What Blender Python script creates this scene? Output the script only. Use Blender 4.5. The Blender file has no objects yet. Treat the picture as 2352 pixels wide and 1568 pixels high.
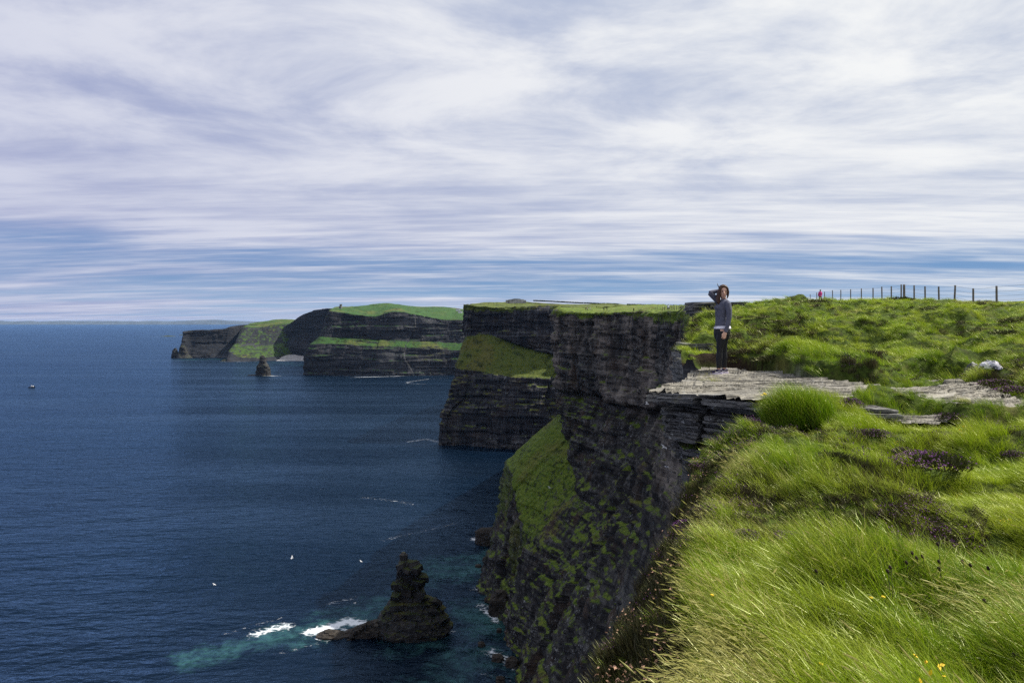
import bpy, bmesh, math, random
import numpy as np
from mathutils import Vector, Matrix, Euler

random.seed(7)
rng = np.random.default_rng(11)
SC = bpy.context.scene
COL = SC.collection
R = math.radians
H = 150.0                                   # eye height above the sea, metres

# ------------------------------------------------------------------ camera
cam_d = bpy.data.cameras.new('camera')
cam = bpy.data.objects.new('camera', cam_d)
COL.objects.link(cam)
cam.location = (0, 0, 0)
cam.rotation_euler = (R(90), 0, 0)
cam_d.sensor_width = 36.0
cam_d.lens = 24.0
cam_d.shift_y = -0.0198
cam_d.clip_start = 0.05
cam_d.clip_end = 200000
SC.camera = cam

# ------------------------------------------------------------------ light
SUN_EL, SUN_AZ = 49.0, 72.0                 # azimuth measured from +Y towards +X
sd = Vector((math.sin(R(SUN_AZ)) * math.cos(R(SUN_EL)), math.cos(R(SUN_AZ)) * math.cos(R(SUN_EL)), math.sin(R(SUN_EL))))
sun_d = bpy.data.lights.new('sun', 'SUN')
sun_d.energy = 5.0
sun_d.angle = R(0.6)
sun_d.color = (1.0, 0.95, 0.86)
sun = bpy.data.objects.new('sun', sun_d)
COL.objects.link(sun)
sun.rotation_euler = sd.to_track_quat('Z', 'Y').to_euler()

SC.view_settings.view_transform = 'Standard'
SC.view_settings.look = 'None'
SC.view_settings.exposure = 0.5
SC.view_settings.gamma = 1.0
SC.view_settings.use_curve_mapping = False
try:
    SC.cycles.use_denoising = False
    SC.cycles.denoiser = 'OPENIMAGEDENOISE'
    SC.cycles.max_bounces = 6
    SC.cycles.diffuse_bounces = 3
    SC.cycles.glossy_bounces = 3
    SC.cycles.transmission_bounces = 3
    SC.cycles.transparent_max_bounces = 4
    SC.cycles.sample_clamp_indirect = 4.0
    SC.cycles.caustics_reflective = False
    SC.cycles.caustics_refractive = False
except Exception:
    pass


# ------------------------------------------------------------------ node helpers
class NT:
    def __init__(self, tree):
        self.t = tree
        tree.nodes.clear()

    def n(self, kind, **kw):
        nd = self.t.nodes.new(kind)
        for k, v in kw.items():
            setattr(nd, k, v)
        return nd

    def put(self, sock, v):
        if v is None:
            return
        if hasattr(v, 'is_linked') or isinstance(v, bpy.types.NodeSocket):
            self.t.links.new(v, sock)
        elif isinstance(v, (tuple, list)) and len(v) == 3 and sock.type == 'RGBA':
            sock.default_value = (v[0], v[1], v[2], 1)
        else:
            sock.default_value = v

    def math(self, op, a, b=0.0, c=0.0, clamp=False):
        nd = self.n('ShaderNodeMath', operation=op, use_clamp=clamp)
        self.put(nd.inputs[0], a); self.put(nd.inputs[1], b); self.put(nd.inputs[2], c)
        return nd.outputs[0]

    def vmath(self, op, a, b=None, scale=None):
        nd = self.n('ShaderNodeVectorMath', operation=op)
        self.put(nd.inputs[0], a); self.put(nd.inputs[1], b)
        if scale is not None:
            self.put(nd.inputs['Scale'], scale)
        return nd.outputs['Value'] if op in ('DOT_PRODUCT', 'LENGTH') else nd.outputs[0]

    def mapping(self, vec, loc=(0, 0, 0), rot=(0, 0, 0), scale=(1, 1, 1)):
        nd = self.n('ShaderNodeMapping')
        self.put(nd.inputs[0], vec)
        nd.inputs[1].default_value = loc; nd.inputs[2].default_value = rot; nd.inputs[3].default_value = scale
        return nd.outputs[0]

    def noise(self, vec, scale=1.0, detail=4.0, rough=0.55, dist=0.0, color=False, lac=2.0):
        nd = self.n('ShaderNodeTexNoise')
        self.put(nd.inputs['Vector'], vec)
        nd.inputs['Scale'].default_value = scale
        nd.inputs['Detail'].default_value = detail
        nd.inputs['Roughness'].default_value = rough
        nd.inputs['Distortion'].default_value = dist
        nd.inputs['Lacunarity'].default_value = lac
        return nd.outputs['Color' if color else 'Fac']

    def voronoi(self, vec, scale=1.0, feature='F1', out='Distance', rnd=1.0):
        nd = self.n('ShaderNodeTexVoronoi', feature=feature)
        self.put(nd.inputs['Vector'], vec)
        nd.inputs['Scale'].default_value = scale
        nd.inputs['Randomness'].default_value = rnd
        return nd.outputs[out]

    def ramp(self, fac, stops, interp='LINEAR'):
        nd = self.n('ShaderNodeValToRGB')
        cr = nd.color_ramp
        cr.interpolation = interp
        while len(cr.elements) < len(stops):
            cr.elements.new(0.5)
        for e, (p, c) in zip(cr.elements, stops):
            e.position = p
            if not isinstance(c, (tuple, list)):
                c = (c, c, c)
            e.color = (c[0], c[1], c[2], 1)
        self.put(nd.inputs[0], fac)
        return nd.outputs[0]

    def mix(self, fac, a, b, blend='MIX'):
        nd = self.n('ShaderNodeMix', data_type='RGBA', blend_type=blend)
        self.put(nd.inputs['Factor'], fac)
        self.put(nd.inputs[6], a); self.put(nd.inputs[7], b)
        return nd.outputs[2]

    def range(self, v, a, b, c=0.0, d=1.0, smooth=True):
        nd = self.n('ShaderNodeMapRange', interpolation_type='SMOOTHSTEP' if smooth else 'LINEAR')
        self.put(nd.inputs[0], v)
        for i, x in enumerate((a, b, c, d)):
            nd.inputs[1 + i].default_value = x
        return nd.outputs[0]

    def attr(self, name, out='Fac', kind='GEOMETRY'):
        nd = self.n('ShaderNodeAttribute', attribute_name=name, attribute_type=kind)
        return nd.outputs[out]

    def pos(self):
        return self.n('ShaderNodeNewGeometry').outputs['Position']

    def nz(self):
        g = self.n('ShaderNodeNewGeometry')
        s = self.n('ShaderNodeSeparateXYZ')
        self.put(s.inputs[0], g.outputs['Normal'])
        return s.outputs[2]

    def sep(self, v):
        s = self.n('ShaderNodeSeparateXYZ'); self.put(s.inputs[0], v)
        return s.outputs

    def comb(self, x, y, z):
        s = self.n('ShaderNodeCombineXYZ')
        self.put(s.inputs[0], x); self.put(s.inputs[1], y); self.put(s.inputs[2], z)
        return s.outputs[0]

    def bump(self, height, strength=0.5, distance=0.1, normal=None):
        nd = self.n('ShaderNodeBump')
        self.put(nd.inputs['Height'], height)
        nd.inputs['Strength'].default_value = strength
        nd.inputs['Distance'].default_value = distance
        if normal is not None:
            self.put(nd.inputs['Normal'], normal)
        return nd.outputs[0]

    def principled(self, color, rough=0.8, normal=None, spec=0.3, **kw):
        p = self.n('ShaderNodeBsdfPrincipled')
        self.put(p.inputs['Base Color'], color)
        self.put(p.inputs['Roughness'], rough)
        self.put(p.inputs['Specular IOR Level'], spec)
        if normal is not None:
            self.put(p.inputs['Normal'], normal)
        for k, v in kw.items():
            self.put(p.inputs[k.replace('_', ' ')], v)
        return p.outputs[0]

    def out(self, sh):
        o = self.n('ShaderNodeOutputMaterial')
        self.t.links.new(sh, o.inputs[0])


def new_mat(name):
    m = bpy.data.materials.new(name)
    m.use_nodes = True
    return m, NT(m.node_tree)


# ------------------------------------------------------------------ sky: blue between wind-drawn cloud streaks
W = bpy.data.worlds.new('World')
SC.world = W
W.use_nodes = True
w = NT(W.node_tree)
sky = w.n('ShaderNodeTexSky', sky_type='NISHITA')
sky.sun_disc = False
sky.sun_elevation = R(SUN_EL)
sky.sun_rotation = R(SUN_AZ)
sky.altitude = 150
sky.air_density = 1.0
sky.dust_density = 0.3
sky.ozone_density = 2.5
dirv = w.n('ShaderNodeTexCoord').outputs['Generated']
dx, dy, dz = w.sep(dirv)
zc = w.math('MAXIMUM', dz, 0.0)
zz = w.math('ADD', zc, 0.055)
u = w.math('DIVIDE', dx, zz)
v = w.math('DIVIDE', dy, zz)
sdot = w.vmath('DOT_PRODUCT', dirv, tuple(sd))
plane = w.comb(u, v, 0.0)
rot = w.mapping(plane, rot=(0, 0, R(9)), scale=(0.42, 1.0, 1.0))
big = w.noise(rot, 0.34, 5, 0.55, 0.25)
mid = w.noise(w.mapping(rot, loc=(7.3, 2.1, 0), scale=(0.75, 1.0, 1)), 0.95, 5, 0.6, 0.35)
fine = w.noise(w.mapping(rot, loc=(1.7, 9.1, 0), scale=(0.55, 1.0, 1)), 3.1, 5, 0.62, 0.2)
cl = w.math('ADD', w.math('MULTIPLY', big, 0.55), w.math('ADD', w.math('MULTIPLY', mid, 0.33), w.math('MULTIPLY', fine, 0.20)))
# the deck is closed overhead and opens towards the horizon
open_ = w.range(zc, 0.055, 0.17, 0.0, 1.0)
cover = w.math('ADD', cl, w.math('MULTIPLY', open_, 0.26))
lowband = w.range(zc, 0.0, 0.05, 0.12, 0.0)
cover = w.math('ADD', cover, lowband)
cover = w.range(cover, 0.445, 0.72)
high = w.range(zc, 0.08, 0.30)
soft = w.noise(w.mapping(plane, loc=(3.1, 5.7, 0), rot=(0, 0, R(-16)), scale=(0.85, 1.0, 1)), 1.15, 7, 0.60, 0.35)
streak = w.math('ADD', w.math('MULTIPLY', mid, 0.5), w.math('MULTIPLY', fine, 0.5))
lofty = w.math('ADD', w.math('MULTIPLY', soft, 1.05), w.math('ADD', w.math('MULTIPLY', streak, 0.16), -0.07))
tone = w.range(w.math('ADD', w.math('MULTIPLY', streak, w.math('SUBTRACT', 1.0, high)), w.math('MULTIPLY', lofty, high)), 0.34, 0.66)
glow = w.range(sdot, -0.45, 0.85)
SKYS = 0.083
c_dim = w.mix(glow, (2.7, 3.0, 5.0), (4.2, 4.75, 6.0))
c_lit = w.mix(glow, (4.7, 4.95, 6.4), (7.9, 8.0, 8.0))
ccol = w.mix(tone, c_dim, c_lit)
blue = w.mix(0.85, sky.outputs[0], w.mix(w.range(zc, 0.0, 0.075), (2.3, 3.9, 6.2), w.mix(w.range(sdot, -0.7, 0.25), (1.75, 2.6, 5.0), (0.72, 1.95, 4.4))))
skyc = w.mix(cover, blue, ccol)
bg = w.n('ShaderNodeBackground')
w.put(bg.inputs[0], skyc)
bg.inputs[1].default_value = SKYS
wo = w.n('ShaderNodeOutputWorld')
w.t.links.new(bg.outputs[0], wo.inputs[0])


# ------------------------------------------------------------------ object helpers
def tag(o, label=None, cat=None, group=None, kind=None):
    if label: o['label'] = label
    if cat: o['category'] = cat
    if group: o['group'] = group
    if kind: o['kind'] = kind
    return o


def link(name, me, mat=None, parent=None, loc=None):
    o = bpy.data.objects.new(name, me)
    COL.objects.link(o)
    if mat is not None and me is not None and not me.materials:
        me.materials.append(mat)
    if parent is not None:
        o.parent = parent
    if loc is not None:
        o.location = loc
    return o


def empty(name, loc, rz=0.0):
    o = bpy.data.objects.new(name, None)
    COL.objects.link(o)
    o.location = loc
    o.rotation_euler = (0, 0, rz)
    o.empty_display_size = 0.2
    return o


def mesh(name, V, F, smooth=False):
    me = bpy.data.meshes.new(name)
    V = np.asarray(V, dtype=np.float32)
    if isinstance(F, np.ndarray):
        nf, k = F.shape
        me.vertices.add(len(V))
        me.vertices.foreach_set('co', V.ravel())
        me.loops.add(nf * k)
        me.loops.foreach_set('vertex_index', F.astype(np.int32).ravel())
        me.polygons.add(nf)
        me.polygons.foreach_set('loop_start', np.arange(0, nf * k, k, dtype=np.int32))
        me.polygons.foreach_set('loop_total', np.full(nf, k, dtype=np.int32))
        me.update(calc_edges=True)
        me.validate()
    else:
        me.from_pydata([tuple(map(float, v)) for v in V], [], F)
        me.update()
    if smooth:
        me.polygons.foreach_set('use_smooth', [True] * len(me.polygons))
    return me


def set_attr(me, name, vals):
    a = me.attributes.new(name, 'FLOAT', 'POINT')
    a.data.foreach_set('value', np.asarray(vals, dtype=np.float32).ravel())


def grid_faces(nr, nc, flip=False):
    i = np.arange(nr - 1)[:, None] * nc + np.arange(nc - 1)[None, :]
    q = np.stack([i, i + 1, i + nc + 1, i + nc], -1).reshape(-1, 4)
    return q[:, ::-1] if flip else q


def copy_tree(o, parent=None):
    c = o.copy()
    COL.objects.link(c)
    if parent is not None:
        c.parent = parent
    for ch in list(o.children):
        copy_tree(ch, c)
    return c


def P(px, py, Y):
    """A point of the place at depth Y, from where it lies in the 2352 x 1568 photograph."""
    return np.array(((px - 1176) / 1568 * Y, Y, (737.5 - py) / 1568 * Y))


# ------------------------------------------------------------------ noise on arrays
def _hash(i, j, k, seed):
    h = (i * 374761393 + j * 668265263 + k * 2147483647 + seed * 974634777) & 0xFFFFFFFF
    h = ((h ^ (h >> 13)) * 1274126177) & 0xFFFFFFFF
    h = ((h ^ (h >> 16)) * 2246822519) & 0xFFFFFFFF
    return ((h ^ (h >> 15)) & 0xFFFFFF) / float(0xFFFFFF)


def vnoise(x, y, z=0.0, seed=0):
    x, y, z = np.broadcast_arrays(np.asarray(x, float), np.asarray(y, float), np.asarray(z, float))
    xi, yi, zi = np.floor(x).astype(np.int64), np.floor(y).astype(np.int64), np.floor(z).astype(np.int64)
    fx, fy, fz = x - xi, y - yi, z - zi
    fx, fy, fz = [f * f * f * (f * (f * 6 - 15) + 10) for f in (fx, fy, fz)]
    r = 0
    for a in (0, 1):
        for b in (0, 1):
            for c in (0, 1):
                wgt = (fx if a else 1 - fx) * (fy if b else 1 - fy) * (fz if c else 1 - fz)
                r = r + wgt * _hash(xi + a, yi + b, zi + c, seed)
    return r * 2 - 1


def fbm(x, y, z=0.0, octv=4, seed=0, gain=0.5):
    a, s, r = 1.0, 1.0, 0
    tot = 0
    for o in range(octv):
        r = r + a * vnoise(x * s + o * 17.3, y * s - o * 9.1, z * s + o * 4.7, seed + o)
        tot += a
        a *= gain
        s *= 2.03
    return r / tot


def sstep(x, a, b):
    t = np.clip((x - a) / (b - a), 0, 1)
    return t * t * (3 - 2 * t)

# ------------------------------------------------------------------ materials
def rock_mat(name, s=1.0, dark=(0.020, 0.021, 0.025), mid=(0.055, 0.054, 0.056), pale=(0.13, 0.13, 0.125),
             grass=((0.035, 0.065, 0.008), (0.10, 0.13, 0.02)), lichen=0.6, warm=0.5, slope=(0.55, 0.8), moss=0.0, bumpd=0.3, jw=0.30, upper=None):
    """Layered shale: s is the thickness of a bed in metres."""
    m, t = new_mat(name)
    p = t.pos()
    beds = t.noise(t.mapping(p, scale=(0.035 / s, 0.035 / s, 1.0 / s)), 1.0, 5, 0.65, 0.3)
    fine = t.noise(t.mapping(p, scale=(0.12 / s, 0.12 / s, 3.1 / s)), 1.0, 4, 0.6, 0.2)
    joints = t.noise(t.mapping(p, scale=(0.55 / s, 0.55 / s, 0.05 / s)), 1.0, 4, 0.6, 0.4)
    blot = t.noise(p, 0.10 / s, 5, 0.6)
    band = t.noise(t.mapping(p, scale=(0.012 / s, 0.012 / s, 0.24 / s)), 1.0, 3, 0.6, 0.2)
    broad = t.noise(t.mapping(p, scale=(0.022 / s, 0.022 / s, 0.05 / s)), 1.0, 4, 0.6, 0.8)
    tone = t.math('ADD', t.math('ADD', t.math('MULTIPLY', beds, 0.26), t.math('MULTIPLY', band, 0.30)), t.math('ADD', t.math('MULTIPLY', fine, 0.18), t.math('ADD', t.math('MULTIPLY', joints, jw), t.math('MULTIPLY', broad, 0.44 - jw))))
    col = t.ramp(tone, [(0.47, dark), (0.60, mid), (0.71, pale)])
    col = t.mix(t.math('MULTIPLY', t.range(blot, 0.50, 0.68), warm), col, t.mix(fine, (0.028, 0.017, 0.011), (0.095, 0.064, 0.044)))
    spots = t.noise(t.mapping(p, scale=(1.3 / s, 1.3 / s, 0.9 / s)), 1.0, 5, 0.75)
    where = t.range(t.noise(t.mapping(p, scale=(1, 1, 0.45)), 0.09 / s, 4, 0.6), 0.47, 0.62)
    col = t.mix(t.math('MULTIPLY', t.math('MULTIPLY', t.range(spots, 0.57, 0.63), where), lichen), col, (0.40, 0.41, 0.40))
    if upper:                                                 # the upper beds are a paler, browner sandstone
        um = t.range(t.math('ADD', t.sep(p)[2], t.math('MULTIPLY', t.math('SUBTRACT', blot, 0.5), 22.0)), upper[0], upper[1])
        um = t.math('MULTIPLY', um, t.range(t.noise(t.mapping(p, scale=(1, 1, 0.3)), 0.035, 3, 0.6), 0.40, 0.58))
        col = t.mix(t.math('MULTIPLY', um, 0.88), col, t.mix(t.range(tone, 0.50, 0.66), (0.030, 0.025, 0.021), (0.25, 0.215, 0.18)))
    # grass where the sheet is laid as turf, and where a ledge is flat enough to hold it
    nz = t.nz()
    gn = t.noise(p, 0.35 / s, 6, 0.68)
    wob = t.math('MULTIPLY', t.math('SUBTRACT', gn, 0.5), 1.5)
    g1 = t.range(t.math('ADD', t.attr('grass'), wob), 0.36, 0.52)
    g2 = t.range(t.math('ADD', nz, t.math('MULTIPLY', wob, 0.7)), slope[0], slope[1])
    gm = t.math('MAXIMUM', g1, g2)
    if moss:
        mo = t.noise(t.mapping(p, scale=(1, 1, 0.4)), 0.05 / s, 7, 0.66, 0.6)
        mo = t.range(t.math('ADD', mo, t.math('MULTIPLY', t.attr('moss'), 0.36)), 0.83, 0.90)
        gm = t.math('MAXIMUM', gm, t.math('MULTIPLY', mo, 0.62 * moss))
    gcn = t.noise(p, 0.9 / s, 6, 0.7)
    gcb = t.noise(p, 0.05 / s, 4, 0.6)
    gc = t.mix(t.range(gcn, 0.3, 0.7), grass[0], grass[1])
    gc = t.mix(t.math('MULTIPLY', t.range(gcb, 0.50, 0.66), 0.55), gc, (0.13, 0.11, 0.03))
    gc = t.mix(t.math('MULTIPLY', t.range(t.noise(p, 0.28 / s, 6, 0.72), 0.52, 0.62), 0.85), gc, (0.016, 0.026, 0.006))
    col = t.mix(gm, col, gc)
    hgt = t.math('ADD', t.math('ADD', t.math('MULTIPLY', fine, 0.8), beds), t.math('ADD', t.math('MULTIPLY', joints, 2 * jw), t.math('MULTIPLY', spots, 0.35)))
    nrm = t.bump(hgt, 0.9, bumpd * s)
    t.out(t.principled(col, 0.85, nrm, 0.2))
    return m


M_ROCK_D = rock_mat('shale_cliff', 1.3, lichen=0.65, warm=0.8, moss=1.0, slope=(0.62, 0.85), bumpd=1.0,
                    dark=(0.008, 0.008, 0.009), mid=(0.028, 0.027, 0.027), pale=(0.12, 0.118, 0.11), jw=0.36, upper=(-52.0, -34.0), grass=((0.05, 0.10, 0.009), (0.15, 0.19, 0.024)))
M_ROCK_C = rock_mat('banded_cliff', 2.6, dark=(0.008, 0.008, 0.011), mid=(0.025, 0.025, 0.030), pale=(0.115, 0.115, 0.118), lichen=0.6, warm=0.3, jw=0.34, slope=(0.6, 0.85), bumpd=0.7,
                    grass=((0.045, 0.075, 0.012), (0.11, 0.125, 0.022)))
M_ROCK_B = rock_mat('far_cliff', 4.5, jw=0.13, dark=(0.009, 0.010, 0.014), mid=(0.024, 0.025, 0.031), pale=(0.10, 0.10, 0.105), lichen=0.5, warm=0.1,
                    slope=(0.55, 0.8), bumpd=0.7, grass=((0.016, 0.055, 0.014), (0.05, 0.11, 0.022)))
M_ROCK_A = rock_mat('distant_cliff', 6.0, jw=0.13, dark=(0.009, 0.010, 0.014), mid=(0.020, 0.022, 0.027), pale=(0.06, 0.06, 0.065), lichen=0.15, warm=0.1,
                    slope=(1.2, 1.5), bumpd=0.7, grass=((0.024, 0.052, 0.010), (0.065, 0.115, 0.02)))
M_STACK = rock_mat('stack_rock', 1.0, dark=(0.010, 0.010, 0.011), mid=(0.026, 0.025, 0.025), pale=(0.07, 0.068, 0.065), lichen=0.25, warm=0.2,
                   slope=(0.72, 0.95), bumpd=0.5, grass=((0.02, 0.03, 0.008), (0.045, 0.055, 0.012)))
M_REEF = rock_mat('wet_rock', 0.8, dark=(0.012, 0.011, 0.010), mid=(0.035, 0.030, 0.025), pale=(0.08, 0.07, 0.06), lichen=0.1, warm=0.3,
                  slope=(1.6, 1.9), bumpd=0.4)


def slab_mat(name, base, lich=0.5):
    m, t = new_mat(name)
    p = t.pos()
    lam = t.noise(t.mapping(p, rot=(R(3), R(1), R(4)), scale=(0.8, 7.5, 30.0)), 1.0, 4, 0.6, 0.5)
    gr = t.noise(p, 26, 5, 0.65)
    big = t.noise(p, 1.3, 5, 0.6)
    f = t.math('ADD', t.math('MULTIPLY', lam, 0.78), t.math('MULTIPLY', gr, 0.22))
    d = tuple(c * 0.30 for c in base)
    col = t.ramp(f, [(0.40, d), (0.50, base), (0.64, tuple(min(1, c * 1.6) for c in base))])
    col = t.mix(t.math('MULTIPLY', t.range(big, 0.46, 0.68), 0.55), col, tuple(c * 0.42 for c in base))
    sp = t.noise(p, 13, 4, 0.7)
    col = t.mix(t.math('MULTIPLY', t.range(sp, 0.60, 0.66), lich), col, (0.46, 0.47, 0.44))
    col = t.mix(t.math('MULTIPLY', t.range(t.noise(p, 4.4, 5, 0.7), 0.62, 0.70), 0.5), col, (0.16, 0.14, 0.04))
    nrm = t.bump(t.math('ADD', lam, t.math('MULTIPLY', gr, 0.25)), 1.0, 0.06)
    t.out(t.principled(col, 0.85, nrm, 0.25))
    return m


M_SLAB = [slab_mat('pale_flagstone', (0.25, 0.235, 0.20), 0.4), slab_mat('grey_flagstone', (0.18, 0.175, 0.16), 0.5),
          slab_mat('weathered_flagstone', (0.215, 0.195, 0.16), 0.3)]
M_SLAB_DARK = slab_mat('dark_flagstone', (0.125, 0.122, 0.115), 0.85)


def turf_mat():
    m, t = new_mat('turf')
    p = t.pos()
    n1 = t.noise(p, 1.1, 6, 0.65)
    n2 = t.noise(p, 9.0, 5, 0.7)
    far = t.noise(t.mapping(p, scale=(1.3, 0.8, 1)), 2.4, 6, 0.72)
    col = t.mix(t.range(n2, 0.3, 0.7), (0.022, 0.036, 0.006), (0.075, 0.11, 0.016))
    col = t.mix(t.math('MULTIPLY', t.range(n1, 0.5, 0.7), 0.6), col, (0.13, 0.12, 0.035))
    col = t.mix(t.math('MULTIPLY', t.range(far, 0.58, 0.7), 0.6), col, (0.03, 0.026, 0.014))
    soil = t.mix(n2, (0.012, 0.008, 0.005), (0.040, 0.028, 0.018))
    lam = t.noise(t.mapping(p, scale=(2, 10, 40)), 1.0, 5, 0.65, 0.4)
    rock = t.ramp(t.math('ADD', t.math('MULTIPLY', lam, 0.6), t.math('MULTIPLY', n2, 0.4)), [(0.36, (0.05, 0.047, 0.04)), (0.5, (0.2, 0.19, 0.17)), (0.68, (0.34, 0.33, 0.3))])
    col = t.mix(t.attr('rock'), col, rock)
    col = t.mix(t.attr('soil'), col, soil)
    nrm = t.bump(t.math('ADD', n2, far), 0.8, 0.06)
    t.out(t.principled(col, 0.95, nrm, 0.1))
    return m


M_TURF = turf_mat()


def field_mat():
    m, t = new_mat('pasture')
    p = t.pos()
    n1 = t.noise(t.mapping(p, scale=(1, 0.5, 1)), 0.012, 5, 0.6)
    n2 = t.noise(p, 0.25, 6, 0.7)
    col = t.mix(t.range(n1, 0.42, 0.58), (0.085, 0.13, 0.02), (0.22, 0.20, 0.06))
    col = t.mix(t.range(n2, 0.42, 0.66), col, (0.045, 0.075, 0.012))
    t.out(t.principled(col, 0.95, t.bump(n2, 0.6, 1.0), 0.1))
    return m


M_FIELD = field_mat()


def blade_mat(name, green, lit, straw, strawness=0.35, trans=0.38):
    m, t = new_mat(name)
    p = t.pos()
    tint = t.attr('tint', kind='INSTANCER')
    along = t.attr('along')
    patch = t.noise(t.mapping(p, scale=(1.0, 0.7, 1.0)), 0.75, 5, 0.62)
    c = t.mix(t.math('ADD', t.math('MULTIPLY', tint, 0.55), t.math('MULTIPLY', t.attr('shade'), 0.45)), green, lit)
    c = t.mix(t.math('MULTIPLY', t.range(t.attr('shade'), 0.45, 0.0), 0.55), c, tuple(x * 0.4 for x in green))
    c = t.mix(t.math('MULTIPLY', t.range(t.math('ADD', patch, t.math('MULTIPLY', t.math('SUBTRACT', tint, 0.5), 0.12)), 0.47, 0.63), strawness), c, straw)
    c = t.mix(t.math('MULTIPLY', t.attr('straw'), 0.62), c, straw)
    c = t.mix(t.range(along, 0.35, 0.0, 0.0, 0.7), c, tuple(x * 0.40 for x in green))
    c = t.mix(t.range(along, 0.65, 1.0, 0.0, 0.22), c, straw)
    d = t.n('ShaderNodeBsdfDiffuse'); t.put(d.inputs[0], c)
    tr = t.n('ShaderNodeBsdfTranslucent'); t.put(tr.inputs[0], c)
    mx = t.n('ShaderNodeMixShader'); mx.inputs[0].default_value = trans
    t.t.links.new(d.outputs[0], mx.inputs[1]); t.t.links.new(tr.outputs[0], mx.inputs[2])
    gl = t.n('ShaderNodeBsdfGlossy'); gl.inputs['Roughness'].default_value = 0.36
    gl.inputs[0].default_value = (0.92, 0.95, 0.55, 1)
    m2 = t.n('ShaderNodeMixShader'); m2.inputs[0].default_value = 0.042
    t.t.links.new(mx.outputs[0], m2.inputs[1]); t.t.links.new(gl.outputs[0], m2.inputs[2])
    t.out(m2.outputs[0])
    return m


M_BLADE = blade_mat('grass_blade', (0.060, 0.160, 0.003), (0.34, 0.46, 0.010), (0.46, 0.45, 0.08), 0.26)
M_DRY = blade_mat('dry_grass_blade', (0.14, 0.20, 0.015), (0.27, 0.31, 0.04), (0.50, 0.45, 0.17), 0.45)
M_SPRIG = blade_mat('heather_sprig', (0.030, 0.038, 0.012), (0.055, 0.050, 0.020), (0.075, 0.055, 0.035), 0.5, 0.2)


def plain(name, col, rough=0.7, var=0.25, scale=8.0, spec=0.3, bumpd=0.0, **kw):
    m, t = new_mat(name)
    p = t.n('ShaderNodeTexCoord').outputs['Object']
    n = t.noise(p, scale, 5, 0.6)
    c = t.mix(t.range(n, 0.3, 0.7), tuple(x * (1 - var) for x in col), tuple(min(1, x * (1 + var)) for x in col))
    nrm = t.bump(n, 0.5, bumpd) if bumpd else None
    t.out(t.principled(c, rough, nrm, spec, **kw))
    return m


M_PURPLE = plain('heather_flower', (0.17, 0.055, 0.19), 0.8, 0.5, 30)
M_YELLOW = plain('yellow_petal', (0.75, 0.52, 0.02), 0.7, 0.2)
M_BROWN_HEAD = plain('dark_seed_head', (0.028, 0.017, 0.012), 0.9, 0.5, 60)
M_STEM = plain('stem', (0.07, 0.08, 0.03), 0.8)
M_PINK_HEAD = plain('dried_thrift_head', (0.36, 0.22, 0.14), 0.9, 0.4, 40)
M_WOOD = plain('weathered_post', (0.16, 0.14, 0.12), 0.85, 0.35, 6)
M_WIRE = plain('fence_wire', (0.20, 0.20, 0.21), 0.5, 0.1)
M_STONE = plain('tower_stone', (0.17, 0.17, 0.165), 0.9, 0.35, 0.6)
M_HEDGE = plain('hedge_leaf', (0.02, 0.03, 0.012), 0.95, 0.5, 0.6)
M_WHITE = plain('white_paint', (0.75, 0.75, 0.74), 0.6, 0.05)
M_NAVY = plain('navy_hull', (0.008, 0.012, 0.035), 0.45, 0.1)
M_GULL = plain('gull_feather', (0.75, 0.75, 0.74), 0.8, 0.08)
M_GULLWING = plain('gull_wing', (0.42, 0.43, 0.45), 0.8, 0.15)
M_HAZED_LAND = plain('hazed_far_land', (0.075, 0.090, 0.105), 0.95, 0.2, 0.002)  # grey land, with the blue of distance haze put into its colour
M_PEBBLE = plain('shingle', (0.32, 0.31, 0.31), 0.9, 0.5, 0.15)
M_SLATE = plain('slate_roof', (0.07, 0.07, 0.08), 0.7, 0.2)


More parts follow.
